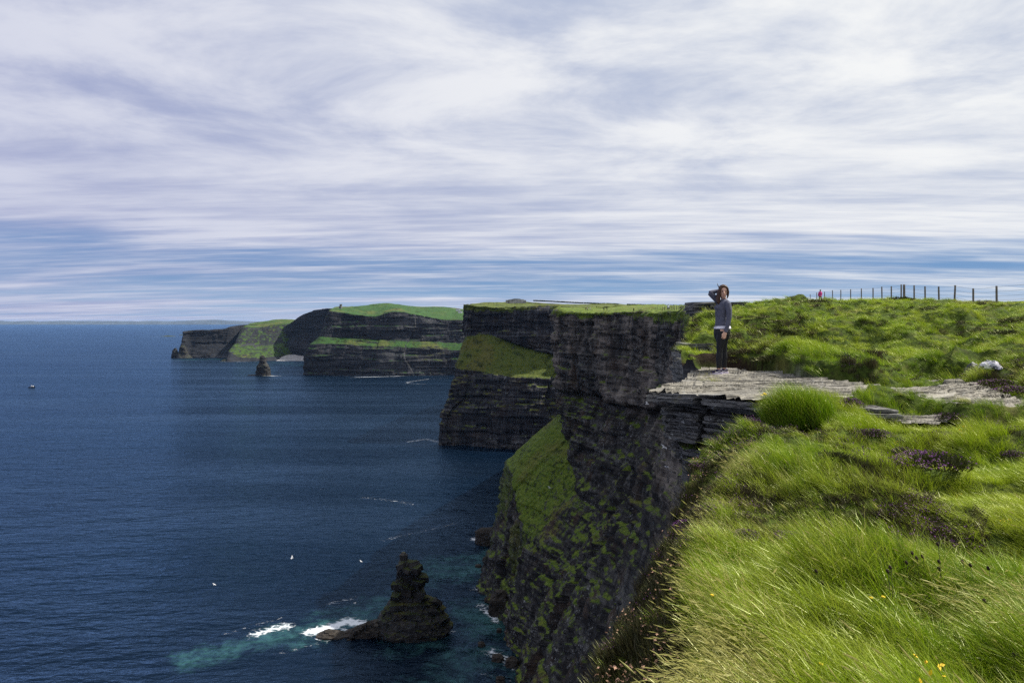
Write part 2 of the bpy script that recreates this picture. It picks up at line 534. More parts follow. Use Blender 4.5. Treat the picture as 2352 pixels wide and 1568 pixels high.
def sea_mat():
    m, t = new_mat('sea_water')
    p = t.pos()
    sh = t.attr('shallow')
    fo = t.attr('foam')
    wn = t.noise(p, 0.07, 7, 0.7, 0.6)
    s2 = t.range(t.math('ADD', sh, t.math('MULTIPLY', t.math('SUBTRACT', wn, 0.5), 2.3)), 0.30, 0.95)
    bed = t.mix(t.range(t.noise(p, 0.13, 6, 0.7), 0.36, 0.62), (0.004, 0.016, 0.020), (0.028, 0.085, 0.085))
    broad = t.noise(t.mapping(p, scale=(0.35, 1, 1)), 0.004, 4, 0.6)
    deep = t.mix(t.range(broad, 0.35, 0.65), (0.0008, 0.004, 0.011), (0.0013, 0.0062, 0.016))
    col = t.mix(s2, deep, bed)
    # foam breaks up into cells and torn threads
    f1 = t.noise(t.mapping(p, rot=(0, 0, R(20)), scale=(0.8, 1.3, 1)), 0.40, 8, 0.78, 1.0)
    f2 = t.voronoi(t.mapping(p, scale=(0.7, 1, 1)), 0.33, 'DISTANCE_TO_EDGE')
    brk = t.math('ADD', f1, t.math('MULTIPLY', t.range(f2, 0.0, 0.22, 0.16, 0.0), 1.0))
    fm = t.range(t.math('ADD', brk, t.math('MULTIPLY', fo, 0.55)), 0.92, 1.22)
    fm = t.math('MULTIPLY', fm, t.range(fo, 0.02, 0.25))
    # waves: long swell, chop and ripples
    q = t.mapping(p, rot=(0, 0, R(-14)), scale=(0.42, 1, 1))
    h = t.math('ADD', t.math('MULTIPLY', t.noise(q, 0.05, 3, 0.5), 2.6),
               t.math('ADD', t.math('MULTIPLY', t.noise(q, 0.22, 4, 0.6, 0.3), 1.0), t.math('MULTIPLY', t.noise(q, 0.7, 2, 0.5, 0.3), 0.16)))
    nrm = t.bump(h, 1.0, 2.7)
    fr = t.n('ShaderNodeFresnel'); fr.inputs['IOR'].default_value = 1.33; t.put(fr.inputs['Normal'], nrm)
    dif = t.n('ShaderNodeBsdfDiffuse'); t.put(dif.inputs[0], col)
    glo = t.n('ShaderNodeBsdfGlossy'); t.put(glo.inputs['Roughness'], t.range(t.noise(t.mapping(p, rot=(0, 0, R(-8)), scale=(0.12, 1, 1)), 0.012, 4, 0.6, 0.5), 0.35, 0.65, 0.13, 0.22)); t.put(glo.inputs['Normal'], nrm)
    glo.inputs[0].default_value = (0.35, 0.55, 0.83, 1)
    wb = t.n('ShaderNodeMixShader'); t.put(wb.inputs[0], t.math('MULTIPLY', fr.outputs[0], 0.92))
    t.t.links.new(dif.outputs[0], wb.inputs[1]); t.t.links.new(glo.outputs[0], wb.inputs[2])
    b = wb.outputs[0]
    f = t.principled((0.72, 0.76, 0.80), 0.9, None, 0.1)
    mx = t.n('ShaderNodeMixShader')
    t.put(mx.inputs[0], fm)
    t.t.links.new(b, mx.inputs[1]); t.t.links.new(f, mx.inputs[2])
    t.out(mx.outputs[0])
    return m


M_SEA = sea_mat()


# ------------------------------------------------------------------ lofted headlands
def crom(S, t):
    """Catmull-Rom through the sections S (M,...) at the parameters t."""
    M = len(S)
    i = np.clip(np.floor(t).astype(int), 0, M - 2)
    f = t - i
    g = lambda k: S[np.clip(k, 0, M - 1)]
    sh = (-1,) + (1,) * (S.ndim - 1)
    f = f.reshape(sh)
    p0, p1, p2, p3 = g(i - 1), g(i), g(i + 1), g(i + 2)
    return p1 + 0.5 * f * ((p2 - p0) + f * ((2 * p0 - 5 * p1 + 4 * p2 - p3) + f * (3 * (p1 - p2) + p3 - p0)))


def loft(name, secs, rows, grass, cols, bed, amp, gamp, mat, seed=0, moss=None, hint=(-0.5, -1, 0.4), joint=6.0, kind='structure', taper=None, rim=None, cellw=0.9):
    """secs: sections of K points from inland over the rim to the foot; rows: rows per segment; grass: turf per segment;
    bed: bed thickness; amp: relief of rock and gamp of turf, metres."""
    S = np.array([[p for p in s] for s in secs], float)
    t = np.concatenate([np.linspace(k, k + 1, c, endpoint=False) for k, c in enumerate(cols)] + [[len(S) - 1.0]])
    C = crom(S, t)                                            # (nc, K, 3)
    L, G, Mo, rockw = [], [], [], []
    K = S.shape[1]

    def gcol(g, k):                                           # turf (or moss) share of segment k along the columns
        if g is None:
            return np.zeros(len(t))
        g = np.array(g, float)
        return np.full(len(t), g[k]) if g.ndim == 1 else np.interp(t, np.arange(len(g)), g[:, k])
    for k in range(K - 1):
        for r in range(rows[k]):
            f = r / rows[k]
            L.append(C[:, k] * (1 - f) + C[:, k + 1] * f)
            G.append(gcol(grass, k)); Mo.append(gcol(moss, k))
    L.append(C[:, -1]); G.append(gcol(grass, -1)); Mo.append(gcol(moss, -1))
    V = np.stack(L, 0)                                        # (nr, nc, 3)
    nr, nc = V.shape[:2]
    G = np.array(G, float)
    # soften the change from turf to rock
    for _ in range(2):
        G[1:-1] = (G[:-2] + 2 * G[1:-1] + G[2:]) / 4
    dv = np.gradient(V, axis=0); du = np.gradient(V, axis=1)
    N = np.cross(du, dv)
    N /= np.linalg.norm(N, axis=-1, keepdims=True) + 1e-9
    if (N[nr // 3:] @ np.array(hint)).mean() < 0:
        N = -N; flip = False
    else:
        flip = True
    arc = np.cumsum(np.linalg.norm(np.diff(V[:, :, :2].mean(0), axis=0, prepend=V[:, :1, :2].mean(0)), axis=1))[None, :] + 0 * V[..., 0]
    x, y, z = V[..., 0], V[..., 1], V[..., 2]
    zw = z + 0.8 * bed * fbm(x / (12 * bed), y / (12 * bed), z / (12 * bed), 3, seed + 5)
    d = np.zeros_like(x)
    for h, wgt, jl in ((bed, 0.30, joint), (bed * 2.7, 0.35, joint * 2.2), (bed * 7.1, 0.45, joint * 4.0)):
        k = np.floor(zw / h)
        d += wgt * vnoise(arc / (jl * 2.4), k * 5.37, 0.5, seed + 11)
        cell = np.floor(arc / jl + 2.0 * _hash((k // 3).astype(np.int64), 0 * k.astype(np.int64), 0, seed))
        d += wgt * cellw * (_hash(cell.astype(np.int64), (k // 2).astype(np.int64), 3, seed + 2) - 0.5)
    a5 = arc / (joint * 5.5) + 0.35 * vnoise(zw / (bed * 16), arc / (joint * 9), 0, seed + 21)
    d += cellw * (1.5 * (_hash(np.floor(a5).astype(np.int64), np.zeros(a5.shape, np.int64), 9, seed + 22) - 0.5) + 0.8 * vnoise(a5 * 0.8, 0 * a5, 0, seed + 23))
    d += 0.9 * fbm(x / (joint * 6), y / (joint * 6), z / (joint * 14), 4, seed + 3)
    d += 0.35 * fbm(x / joint, y / joint, z / (joint * 4), 4, seed + 4)
    gd = fbm(x / (gamp * 9), y / (gamp * 9), z / (gamp * 9), 5, seed + 6)
    a = amp if taper is None else amp * taper(V)
    ga = gamp if taper is None else gamp * taper(V)
    Nh = N.copy(); Nh[..., 2] *= 0.15
    Nh /= np.linalg.norm(Nh, axis=-1, keepdims=True) + 1e-9
    V = V + Nh * ((1 - G) * d * a)[..., None] + N * (G * gd * ga)[..., None]
    if rim is not None:                                       # turf hangs over the rim in tongues
        kr = sum(rows[:rim])
        below = V[kr:kr + 1, :, 2] - V[..., 2]
        lip = 0.9 - below / (3.2 * bed * (1.1 + fbm(arc / (9 * bed), 0 * arc, 0, 3, seed + 8)))
        below_rim = np.arange(nr)[:, None] > kr
        G = np.where(below_rim & (below < 12 * bed), np.maximum(G, np.clip(lip, 0, 0.7)), G)
    me = mesh(name, V.reshape(-1, 3), grid_faces(nr, nc, flip))
    set_attr(me, 'grass', G)
    set_attr(me, 'moss', np.array(Mo, float))
    o = link(name, me, mat)
    if kind: o['kind'] = kind
    return o


def T(*a):
    return np.array(a, float)


# the sea to the horizon
def sea():
    xs = np.concatenate([-np.geomspace(60000, 262, 60), np.arange(-260, 50, 1.5), np.geomspace(52, 60000, 60)])
    ys = np.concatenate([np.arange(-200, 250, 30), np.arange(250, 520, 1.5), np.arange(520, 1000, 5), np.geomspace(1000, 3200, 190), np.geomspace(3300, 44000, 60)])
    X, Y = np.meshgrid(xs, ys)
    sh = np.zeros_like(X); fo = np.zeros_like(X)

    def sp(px, py):
        Yw = H * 1568 / (py - 737.5)
        return (px - 1176) / 1568 * Yw, Yw

    def seg(pts, wid, val, arr, pw=1.0):
        pts = [sp(*p) for p in pts]
        for (x0, y0), (x1, y1) in zip(pts[:-1], pts[1:]):
            dx_, dy_ = x1 - x0, y1 - y0
            tt = np.clip(((X - x0) * dx_ + (Y - y0) * dy_) / (dx_ * dx_ + dy_ * dy_ + 1e-9), 0, 1)
            dd = np.hypot(X - x0 - tt * dx_, Y - y0 - tt * dy_)
            np.maximum(arr, val * np.clip(1 - dd / wid, 0, 1) ** pw, out=arr)

    # shallows over the reef beside the stack and at the cliff foot
    seg([(440, 1516), (560, 1490), (680, 1460)], 20, 0.82, sh)
    seg([(640, 1468), (800, 1428), (900, 1390)], 24, 1.15, sh)
    seg([(700, 1425), (860, 1372), (930, 1350)], 12, 0.7, sh)
    seg([(1000, 1305), (1060, 1310), (1130, 1290)], 36, 1.15, sh)
    seg([(1100, 1290), (1150, 1275)], 32, 1.05, sh)
    seg([(1100, 1400), (1130, 1440)], 26, 1.1, sh)
    seg([(1000, 1560), (1100, 1490), (1170, 1540)], 30, 0.72, sh)
    seg([(900, 1490), (1010, 1475)], 20, 0.6, sh)
    seg([(430, 826), (540, 824)], 60, 0.9, sh)
    seg([(640, 832), (700, 840)], 60, 0.7, sh)
    # foam
    seg([(715, 1450), (760, 1440), (800, 1425), (850, 1437)], 9, 1.35, fo)
    seg([(740, 1462), (800, 1448), (868, 1442)], 6, 1.3, fo)
    seg([(590, 1455), (640, 1440), (660, 1438)], 9, 1.05, fo)
    seg([(520, 1455), (560, 1442), (650, 1418)], 5, 0.6, fo)
    seg([(640, 1500), (760, 1470)], 6, 0.6, fo)
    seg([(760, 1385), (815, 1372)], 6, 0.75, fo)
    seg([(1090, 1237), (1120, 1248), (1165, 1240)], 9, 1.05, fo)
    seg([(835, 1142), (880, 1146), (950, 1158)], 9, 0.66, fo)
    seg([(880, 1240), (990, 1215), (1050, 1200)], 7, 0.62, fo)
    seg([(735, 1122), (745, 1125)], 6, 0.6, fo)
    seg([(1100, 1352), (1150, 1340), (1160, 1322)], 9, 1.0, fo)
    seg([(866, 1452), (950, 1461), (1038, 1449)], 5, 0.8, fo)
    seg([(1105, 1390), (1140, 1425)], 7, 0.9, fo)
    seg([(1130, 1496), (1190, 1530)], 10, 0.9, fo)
    seg([(1100, 1540), (1160, 1560)], 12, 0.5, fo)
    seg([(940, 1014), (980, 1008), (1012, 1016), (1040, 1020)], 12, 0.85, fo)
    seg([(1040, 1022), (1150, 1030)], 9, 0.55, fo)
    seg([(985, 870), (938, 877), (935, 880), (975, 882)], 16, 0.74, fo)
    seg([(1060, 866), (985, 870)], 12, 0.65, fo)
    seg([(820, 866), (880, 865), (910, 864)], 14, 1.1, fo)
    seg([(696, 861), (760, 863), (1025, 863)], 16, 0.62, fo)
    seg([(665, 860), (695, 858)], 16, 0.9, fo)
    seg([(585, 862.5), (626, 863)], 16, 1.15, fo)
    seg([(626, 860), (650, 857)], 14, 0.7, fo)
    seg([(500, 829), (522, 830), (560, 831)], 26, 1.05, fo)
    seg([(560, 831), (610, 830)], 22, 0.7, fo)
    seg([(395, 823), (440, 823), (520, 821)], 26, 0.75, fo)
    seg([(370, 821), (395, 822)], 26, 0.75, fo)
    seg([(620, 829), (700, 829)], 24, 0.75, fo)
    seg([(360, 773), (412, 773)], 200, 0.75, fo)
    V = np.stack([X, Y, np.full_like(X, -H)], -1)
    me = mesh('sea', V.reshape(-1, 3), grid_faces(len(ys), len(xs)), True)
    set_attr(me, 'shallow', sh); set_attr(me, 'foam', fo)
    o = link('sea', me, M_SEA)
    o['kind'] = 'structure'


sea()

# --- headland C: sheer above, a turf bench, banded rock below
def secC(px, rim, base, out, foot, Y, dx=0):
    r = P(*rim); b = P(*base); e = P(*out); f = P(*foot)
    return [r + T(150, 500, 9), r + T(70, 160, 8), r + T(12, 40, 1.6), r, b, e, e + T(-0.5, -1, -4), e * 0.5 + f * 0.5 + T(-5, -4, 0), f + T(0, 0, -4)]


C_secs = [
    [T(200, 1500, 30), T(90, 1400, 30), T(20, 1290, 26), T(0, 1250, 24), T(-4, 1245, -25), T(-20, 1220, -66), T(-20, 1219, -70), T(-30, 1210, -110), T(-40, 1200, -154)],
    [T(150, 1400, 30), T(40, 1150, 30), T(-20, 1020, 26), T(-45, 1010, 23), T(-46, 1005, -25), T(-62, 985, -66), T(-63, 984, -70), T(-75, 970, -110), T(-84, 960, -154)],
    secC(0, (1064, 699, 900), (1064, 776, 896), (1041, 847, 872), (1005, 1018, 838), 0),
    secC(0, (1120, 704, 884), (1120, 768, 880), (1090, 853, 846), (1062, 1023, 824), 0),
    secC(0, (1200, 707, 868), (1200, 796, 863), (1180, 862, 828), (1150, 1029, 808), 0),
    secC(0, (1285, 706, 855), (1285, 818, 848), (1265, 868, 820), (1240, 1034, 794), 0),
    secC(0, (1400, 708, 840), (1400, 830, 835), (1380, 868, 810), (1360, 1040, 780), 0),
    [T(240, 1200, 20), T(220, 900, 19), T(210, 775, 15), T(205, 760, 13), T(204, 755, -50), T(195, 750, -70), T(195, 748, -75), T(190, 740, -110), T(185, 735, -154)],
]
loft('headland', C_secs, [4, 6, 8, 46, 40, 4, 44, 44], [1, 1, 1, 0, 0.68, 0, 0, 0], [30, 40, 70, 90, 90, 60, 20], 2.6, 6.0, 3.2, M_ROCK_C, seed=3, joint=7.0, rim=3)

# --- headland B with the watch tower
def secB(top, rim, g1, g2, foot, Yr, Yf, up=0):
    r = P(rim[0], rim[1], Yf + 75); h = P(top[0], top[1], Yf + 330)
    a = P(g1[0], g1[1], Yf + 52); b = P(g2[0], g2[1], Yf + 24); f = P(foot[0], foot[1], Yf)
    return [h + T(60, 700, -20), h, r * 0.5 + h * 0.5 + T(0, 0, 3), r, a, b, b * 0.5 + f * 0.5 + T(-4, -3, 0), f + T(0, 0, -5)]


B_secs = [
    [T(-300, 3200, 20), T(-360, 2800, 45), T(-420, 2640, 47), T(-480, 2560, 45), T(-482, 2555, -50), T(-486, 2540, -70), T(-488, 2535, -110), T(-490, 2530, -155)],
    [T(-300, 3000, 20), T(-380, 2560, 45), T(-440, 2300, 44), T(-500, 2220, 40), T(-510, 2200, -40), T(-540, 2190, -70), T(-550, 2180, -110), T(-560, 2170, -155)],
    secB((775, 707), (758, 712), (737, 772), (714, 790), (697, 861), 2030, 1915),
    secB((826, 702), (800, 720), (790, 776), (775, 790), (770, 863), 2010, 1895),
    secB((870, 697), (858, 727), (852, 779), (850, 795), (842, 864), 2010, 1882),
    secB((915, 699), (905, 716), (915, 781), (912, 797), (912, 864), 2010, 1880),
    secB((960, 704), (955, 722), (960, 783), (958, 799), (955, 863.5), 2010, 1885),
    secB((1018, 704), (1010, 733), (1008, 785), (1006, 801), (1005, 863), 2000, 1890),
    secB((1062, 709), (1062, 735), (1045, 787), (1040, 803), (1050, 862), 2000, 1895),
    secB((1150, 712), (1150, 735), (1150, 787), (1150, 803), (1150, 862), 2000, 1895),
    secB((1350, 712), (1350, 735), (1350, 787), (1350, 803), (1350, 862), 2000, 1895),
]
loft('headland', B_secs, [3, 10, 10, 46, 12, 26, 26],
     [[1, 1, 1, 0, g, 0, 0] for g in (0, 0, 0.10, 0.38, 0.0, 0.26, 0.44, 0.30, 0.38, 0.25, 0)], [14, 26, 46, 44, 44, 36, 40, 34, 40, 14], 5.0, 7.5, 3.0, M_ROCK_B, seed=21, joint=16.0, cellw=0.45)

# --- far shoulder behind the beach
def secE(rim, foot, Yr, Yf):
    r = P(rim[0], rim[1], Yr); f = P(foot[0], foot[1], Yf)
    return [r + T(120, 500, 10), r + T(30, 60, 3), r, r * 0.62 + f * 0.38 + T(4, 6, 0), r * 0.3 + f * 0.7 + T(-2, 0, 0), f + T(0, 0, -5)]


E_secs = [secE((650, 752), (640, 824), 2860, 2790), secE((668, 741), (662, 824), 2820, 2760), secE((692, 724), (684, 825), 2760, 2720),
          secE((714, 714), (706, 826), 2720, 2690), secE((730, 710.5), (728, 827), 2690, 2650), secE((760, 708), (760, 828), 2650, 2620), secE((800, 709), (800, 829), 2620, 2600)]
loft('headland', E_secs, [2, 3, 26, 26, 26], [1, 1, 0.1, 0, 0], [14, 30, 24, 20, 26, 10], 6.0, 8.0, 3.0, M_ROCK_A, seed=31, joint=18.0, cellw=0.45)

# --- green slope headland and the dark point beyond it
def secG(sky_, rim, m1, low, foot):
    s_ = P(*sky_)
    return [s_ + T(60, 600, -25), s_, P(*rim), P(*m1), P(*low), P(*foot) + T(0, 0, -5)]


G_secs = [
    secG((575, 744, 3250), (562, 750, 3020), (552, 791, 3000), (545, 806, 2980), (540, 818, 2960)),
    secG((578, 742, 3150), (560, 749, 2860), (538, 790, 2740), (526, 806, 2660), (521, 830, 2545)),
    secG((600, 737.5, 3150), (582, 752, 2850), (560, 796, 2700), (549, 822, 2580), (552, 830.5, 2530)),
    secG((625, 734.5, 3150), (612, 749, 2860), (600, 795, 2720), (590, 823, 2590), (592, 830, 2540)),
    secG((655, 733, 3150), (650, 744, 2880), (640, 790, 2760), (630, 821, 2640), (632, 828.5, 2585)),
    secG((690, 733, 3150), (676, 742, 2900), (668, 790, 2800), (658, 819, 2720), (660, 826, 2660)),
    secG((730, 735, 3150), (720, 745, 2950), (715, 790, 2900), (710, 815, 2860), (710, 822, 2800)),
]
loft('headland', G_secs, [2, 10, 24, 22, 10], [1, 0.9, 0.38, 0.50, 0], [8, 30, 30, 30, 26, 16], 6.0, 6.0, 5.5, M_ROCK_A, seed=41, joint=14.0)  # turf thinned low down so dark rock stands in for the slope's shade

def secA(rim, mid_, foot, Yr):
    r = P(rim[0], rim[1], Yr); m_ = P(mid_[0], mid_[1], Yr - 20); f = P(foot[0], foot[1], 2800)
    return [r + T(150, 420, -14), r + T(40, 90, 1), r, m_, f + T(0, 0, -5)]


A_secs = [
    [T(-1200, 3500, -50), T(-1260, 3300, -50), T(-1290, 3260, -52), T(-1310, 3250, -100), T(-1330, 3240, -155)],
    secA((428, 762), (424, 785), (411, 821.5), 2880),
    secA((446, 759), (444, 790), (440, 821.5), 2860),
    secA((505, 756.5), (503, 790), (500, 821.5), 2880),
    secA((530, 751), (530, 790), (528, 821.5), 2900),
    secA((562, 746), (562, 790), (560, 821.5), 2950),
    secA((620, 745), (620, 790), (620, 821.5), 3000),
]
loft('headland', A_secs, [2, 5, 30, 34], [1, 0.9, 0, 0], [12, 26, 50, 26, 26, 12], 6.0, 8.0, 3.0, M_ROCK_A, seed=51, joint=18.0, cellw=0.45)

# --- headland D: the near wall of the cove with its turf spur
def secD(in2, in1, rim, *pts):
    q = [P(*p) if len(p) == 3 else T(*p[1:]) for p in pts]
    return [T(*in2) + T(120, 700, -6), T(*in2), T(*in1), P(*rim), q[0], q[0] + T(4.2, 1.5, -2.0)] + q[1:]


D_secs = [
    secD((190, 900, 22.2), (72, 585, 11), (1344, 709, 560), (0, 60, 556, -30), (0, 60, 552, -60), (0, 55, 550, -80), (0, 50, 550, -110), (0, 45, 550, -155)),
    secD((190, 900, 22.2), (48, 455, 8.2), (1296, 711, 440), (0, 34, 436, -25), (0, 33, 434, -57), (1190, 1040, 440), (1176, 1130, 435), (0, -5, 430, -155)),
    secD((190, 900, 22.2), (38, 425, 7.6), (1287, 713, 408), (1283, 884, 403), (1294, 950, 402), (1174, 1072, 398), (1165, 1200, 393), (1119, 1350, 386)),
    secD((192, 900, 22.0), (45, 405, 7.2), (1325, 716, 385), (1320, 895, 379), (1300, 1010, 374), (1182, 1150, 370), (1172, 1290, 366), (1140, 1392, 358)),
    secD((194, 900, 21.9), (54, 380, 6.8), (1385, 717, 352), (1380, 910, 346), (1330, 1120, 340), (1212, 1250, 336), (1190, 1370, 333), (1166, 1470, 325)),
    secD((200, 900, 21.6), (64, 320, 5.6), (1478, 718, 300), (1477, 934, 296), (1400, 1180, 286), (1290, 1330, 284), (1235, 1450, 284), (1193, 1566, 283)),
    secD((206, 900, 21.3), (58, 250, 4.2), (1507, 718, 238), (1500, 934, 234), (1450, 1180, 228), (1370, 1370, 222), (1290, 1600, 216), (1215, 1830, 213)),
    secD((210, 900, 21.1), (50, 192, 3.2), (1537, 717, 186), (1530, 920, 182), (1500, 1160, 178), (1440, 1400, 170), (1350, 1800, 165), (1250, 2210, 158)),
    secD((214, 900, 21.0), (45, 145, 2.3), (1592, 715, 138), (1588, 920, 136), (1570, 1180, 133), (1530, 1450, 130), (1450, 2000, 125), (1300, 2750, 117)),
    secD((220, 900, 20.9), (36, 100, 1.4), (1640, 722, 95), (0, 28, 94, -15), (0, 27, 93, -35), (0, 24, 92, -62), (0, 18, 91, -105), (0, 9, 89, -155)),
    secD((226, 900, 20.8), (26, 62, 0.2), (1620, 728, 58), (0, 15.5, 57, -12), (0, 15, 56.5, -35), (0, 14, 56, -62), (0, 12, 55, -105), (0, 7, 54, -155)),
]
loft('headland', D_secs, [2, 10, 16, 64, 3, 56, 56, 44, 46],
     [[1, 1, 1, 0, 0, 0, g, h, 0] for g, h in ((1, 0.2), (0.8, 0.3), (0.64, 0.25), (0.66, 0.1), (0.5, 0.2), (0, 0), (0, 0), (0, 0), (0, 0), (0, 0), (0, 0))], [20, 30, 40, 60, 80, 90, 70, 60, 34, 14], 1.25, 3.7, 2.6, M_ROCK_D, seed=63, joint=3.6, cellw=1.15,
     moss=[[0, 0, 0, 0, 0, 0.1 * k, 0.6 * k, 0.95 * k, 0.8 * k] for k in (1, 1, 1, 1, 0.85, 0.6, 0.3, 0.1, 0, 0, 0)], hint=(-1, -0.4, 0.3), rim=3, taper=lambda V: np.clip((V[..., 1] - 20) / 230, 0.08, 1.0))

# ------------------------------------------------------------------ the near ground
EY = np.array([-14, -6, 0, 3, 4.4, 5.5, 6.4, 7.0, 7.4, 7.8, 8.2, 8.6, 9.5, 10.5, 12, 13, 15.5, 18, 24, 35, 50, 60, 95, 140, 190])
EX = np.array([-5, -1.9, -0.55, 0.28, 0.63, 1.05, 1.57, 1.89, 2.28, 2.75, 3.2, 3.55, 3.5, 3.4, 3.5, 3.6, 3.9, 4.5, 6.6, 9.3, 14, 17, 29.6, 37.2, 44])


def edge_x(y):
    return np.interp(y, EY, EX)


_pts = []


def ctl(px, py, Y):
    _pts.append(P(px, py, Y))


for a in ((1370, 1568, 3.25), (1400, 1400, 4.4), (1480, 1250, 5.5), (1560, 1130, 6.4), (1600, 1045, 7.0), (1665, 996, 7.4), (1760, 968, 7.6),
          (1585, 1185, 5.2), (1625, 1300, 4.25), (1550, 1450, 3.45), (1500, 1568, 2.95),
          (1900, 935, 8.3), (2000, 916, 9.0), (2200, 938, 8.2), (2352, 966, 7.2),
          (2352, 1568, 2.9), (1800, 1568, 2.95), (2000, 1310, 4.0), (2352, 1260, 4.3), (1750, 1250, 4.45), (1900, 1105, 5.6), (2300, 1085, 5.8), (1700, 1105, 5.7),
          # ledge
          (1700, 915, 9.0), (1640, 900, 9.8), (1650, 857, 13.1), (1800, 880, 11.2), (2060, 893, 10.4), (2300, 905, 9.6), (2200, 872, 12.0), (2350, 925, 8.7),
          (1700, 852, 13.9),
          # bank up to the skyline
          (1700, 806, 15.6), (1900, 824, 14.4), (1640, 792, 16.0), (1600, 766, 18.0), (1900, 762, 20.0), (1640, 735, 20.0), (1625, 716, 25.0),
          (1700, 697, 31.0), (1780, 686, 38.0), (1900, 688, 55.0), (2100, 682, 41.0), (2288, 691, 52.0), (2352, 690, 56.0),
          (2000, 722, 26.0), (2200, 736, 24.0), (2352, 742, 20.0), (2250, 800, 15.5), (2100, 800, 16.0), (2320, 838, 11.2), (2352, 822, 11.2), (2420, 830, 10.0),
          (2450, 960, 7.0), (2600, 900, 8.0), (2800, 1200, 4.5)):
    ctl(*a)
_pts += [np.array(q, float) for q in ((0, 0, -1.68), (-0.5, -3, -1.75), (3, 0, -1.6), (8, 0, -1.35), (14, 0, -1.1), (4, -8, -1.7), (14, -8, -1.2), (16, 10, -0.3), (14, 5, -0.7),
                                      (25, 20, 0.4), (40, 30, 1.3), (60, 40, 1.8), (60, 5, 1.5), (50, 110, 3.3), (100, 60, 2.6), (120, 110, 4.2), (30, 97, 1.7), (20, 66, 1.1), (15, 52, 0.95), (10, 36, 0.75),
                                      (42, 172, 2.9), (80, 172, 4.2), (37.5, 141, 2.2), (140, 172, 5.0))]
_pts = np.array(_pts)


def _tk(r2):
    return 0.5 * r2 * np.log(r2 + 1e-9)


def _warp(x, y):                                              # distances count by how near they are
    rr = np.hypot(x, y + 2) + 2.0
    k = np.log(rr) / rr
    return np.stack([x * k * 6, (y + 2) * k * 6], -1)


_Wp = _warp(_pts[:, 0], _pts[:, 1])
_K = _tk(((_Wp[:, None] - _Wp[None]) ** 2).sum(-1)) + np.eye(len(_pts)) * 0.004
_A = np.block([[_K, np.concatenate([np.ones((len(_pts), 1)), _pts[:, :2]], 1)], [np.concatenate([np.ones((len(_pts), 1)), _pts[:, :2]], 1).T, np.zeros((3, 3))]])
_c = np.linalg.solve(_A, np.concatenate([_pts[:, 2], np.zeros(3)]))


def tps(x, y):
    sh = x.shape
    x, y = x.ravel(), y.ravel()
    out = np.empty(len(x))
    for a in range(0, len(x), 40000):
        xx, yy = x[a:a + 40000], y[a:a + 40000]
        ww = _warp(xx, yy)
        out[a:a + 40000] = _tk(((ww[:, None] - _Wp[None]) ** 2).sum(-1)) @ _c[:-3] + _c[-3] + _c[-2] * xx + _c[-1] * yy
    return out.reshape(sh)


def y_front(x):
    return np.interp(x, [2.3, 3.0, 3.6, 4.0, 4.9, 5.5, 6.0, 8.0], [9.3, 9.0, 8.45, 8.7, 9.2, 8.3, 7.8, 7.0])


def y_back(x):
    return np.interp(x, [3.0, 3.6, 4.3, 4.8, 5.2, 5.45, 6.0, 6.8, 7.6, 8.4], [14.6, 14.4, 14.2, 13.8, 12.2, 11.3, 10.6, 11.0, 11.8, 12.4])


def ledge(x, y):
    """0..1: bare rock."""
    wx = 0.22 * fbm(x * 1.9, y * 1.9, 3.3, 3, 77)
    wy = 0.20 * fbm(x * 1.7, y * 1.7, 8.1, 3, 78)
    m = sstep(y + wy - y_front(x + wx), -0.04, 0.10) * sstep(y_back(x + wx) - y - wy, -0.04, 0.10)
    return m * sstep(6.75 + (y + wy - 9.1) * 0.375 - x, -0.05, 0.12)


MOUNDS = ((2.05, 3.8, 0.27, 0.40), (1.45, 4.9, 0.07, 0.35), (2.9, 4.6, 0.09, 0.40), (2.2, 5.9, 0.09, 0.45), (3.6, 5.9, 0.10, 0.45), (4.6, 6.9, 0.10, 0.5), (3.1, 7.1, 0.08, 0.4))


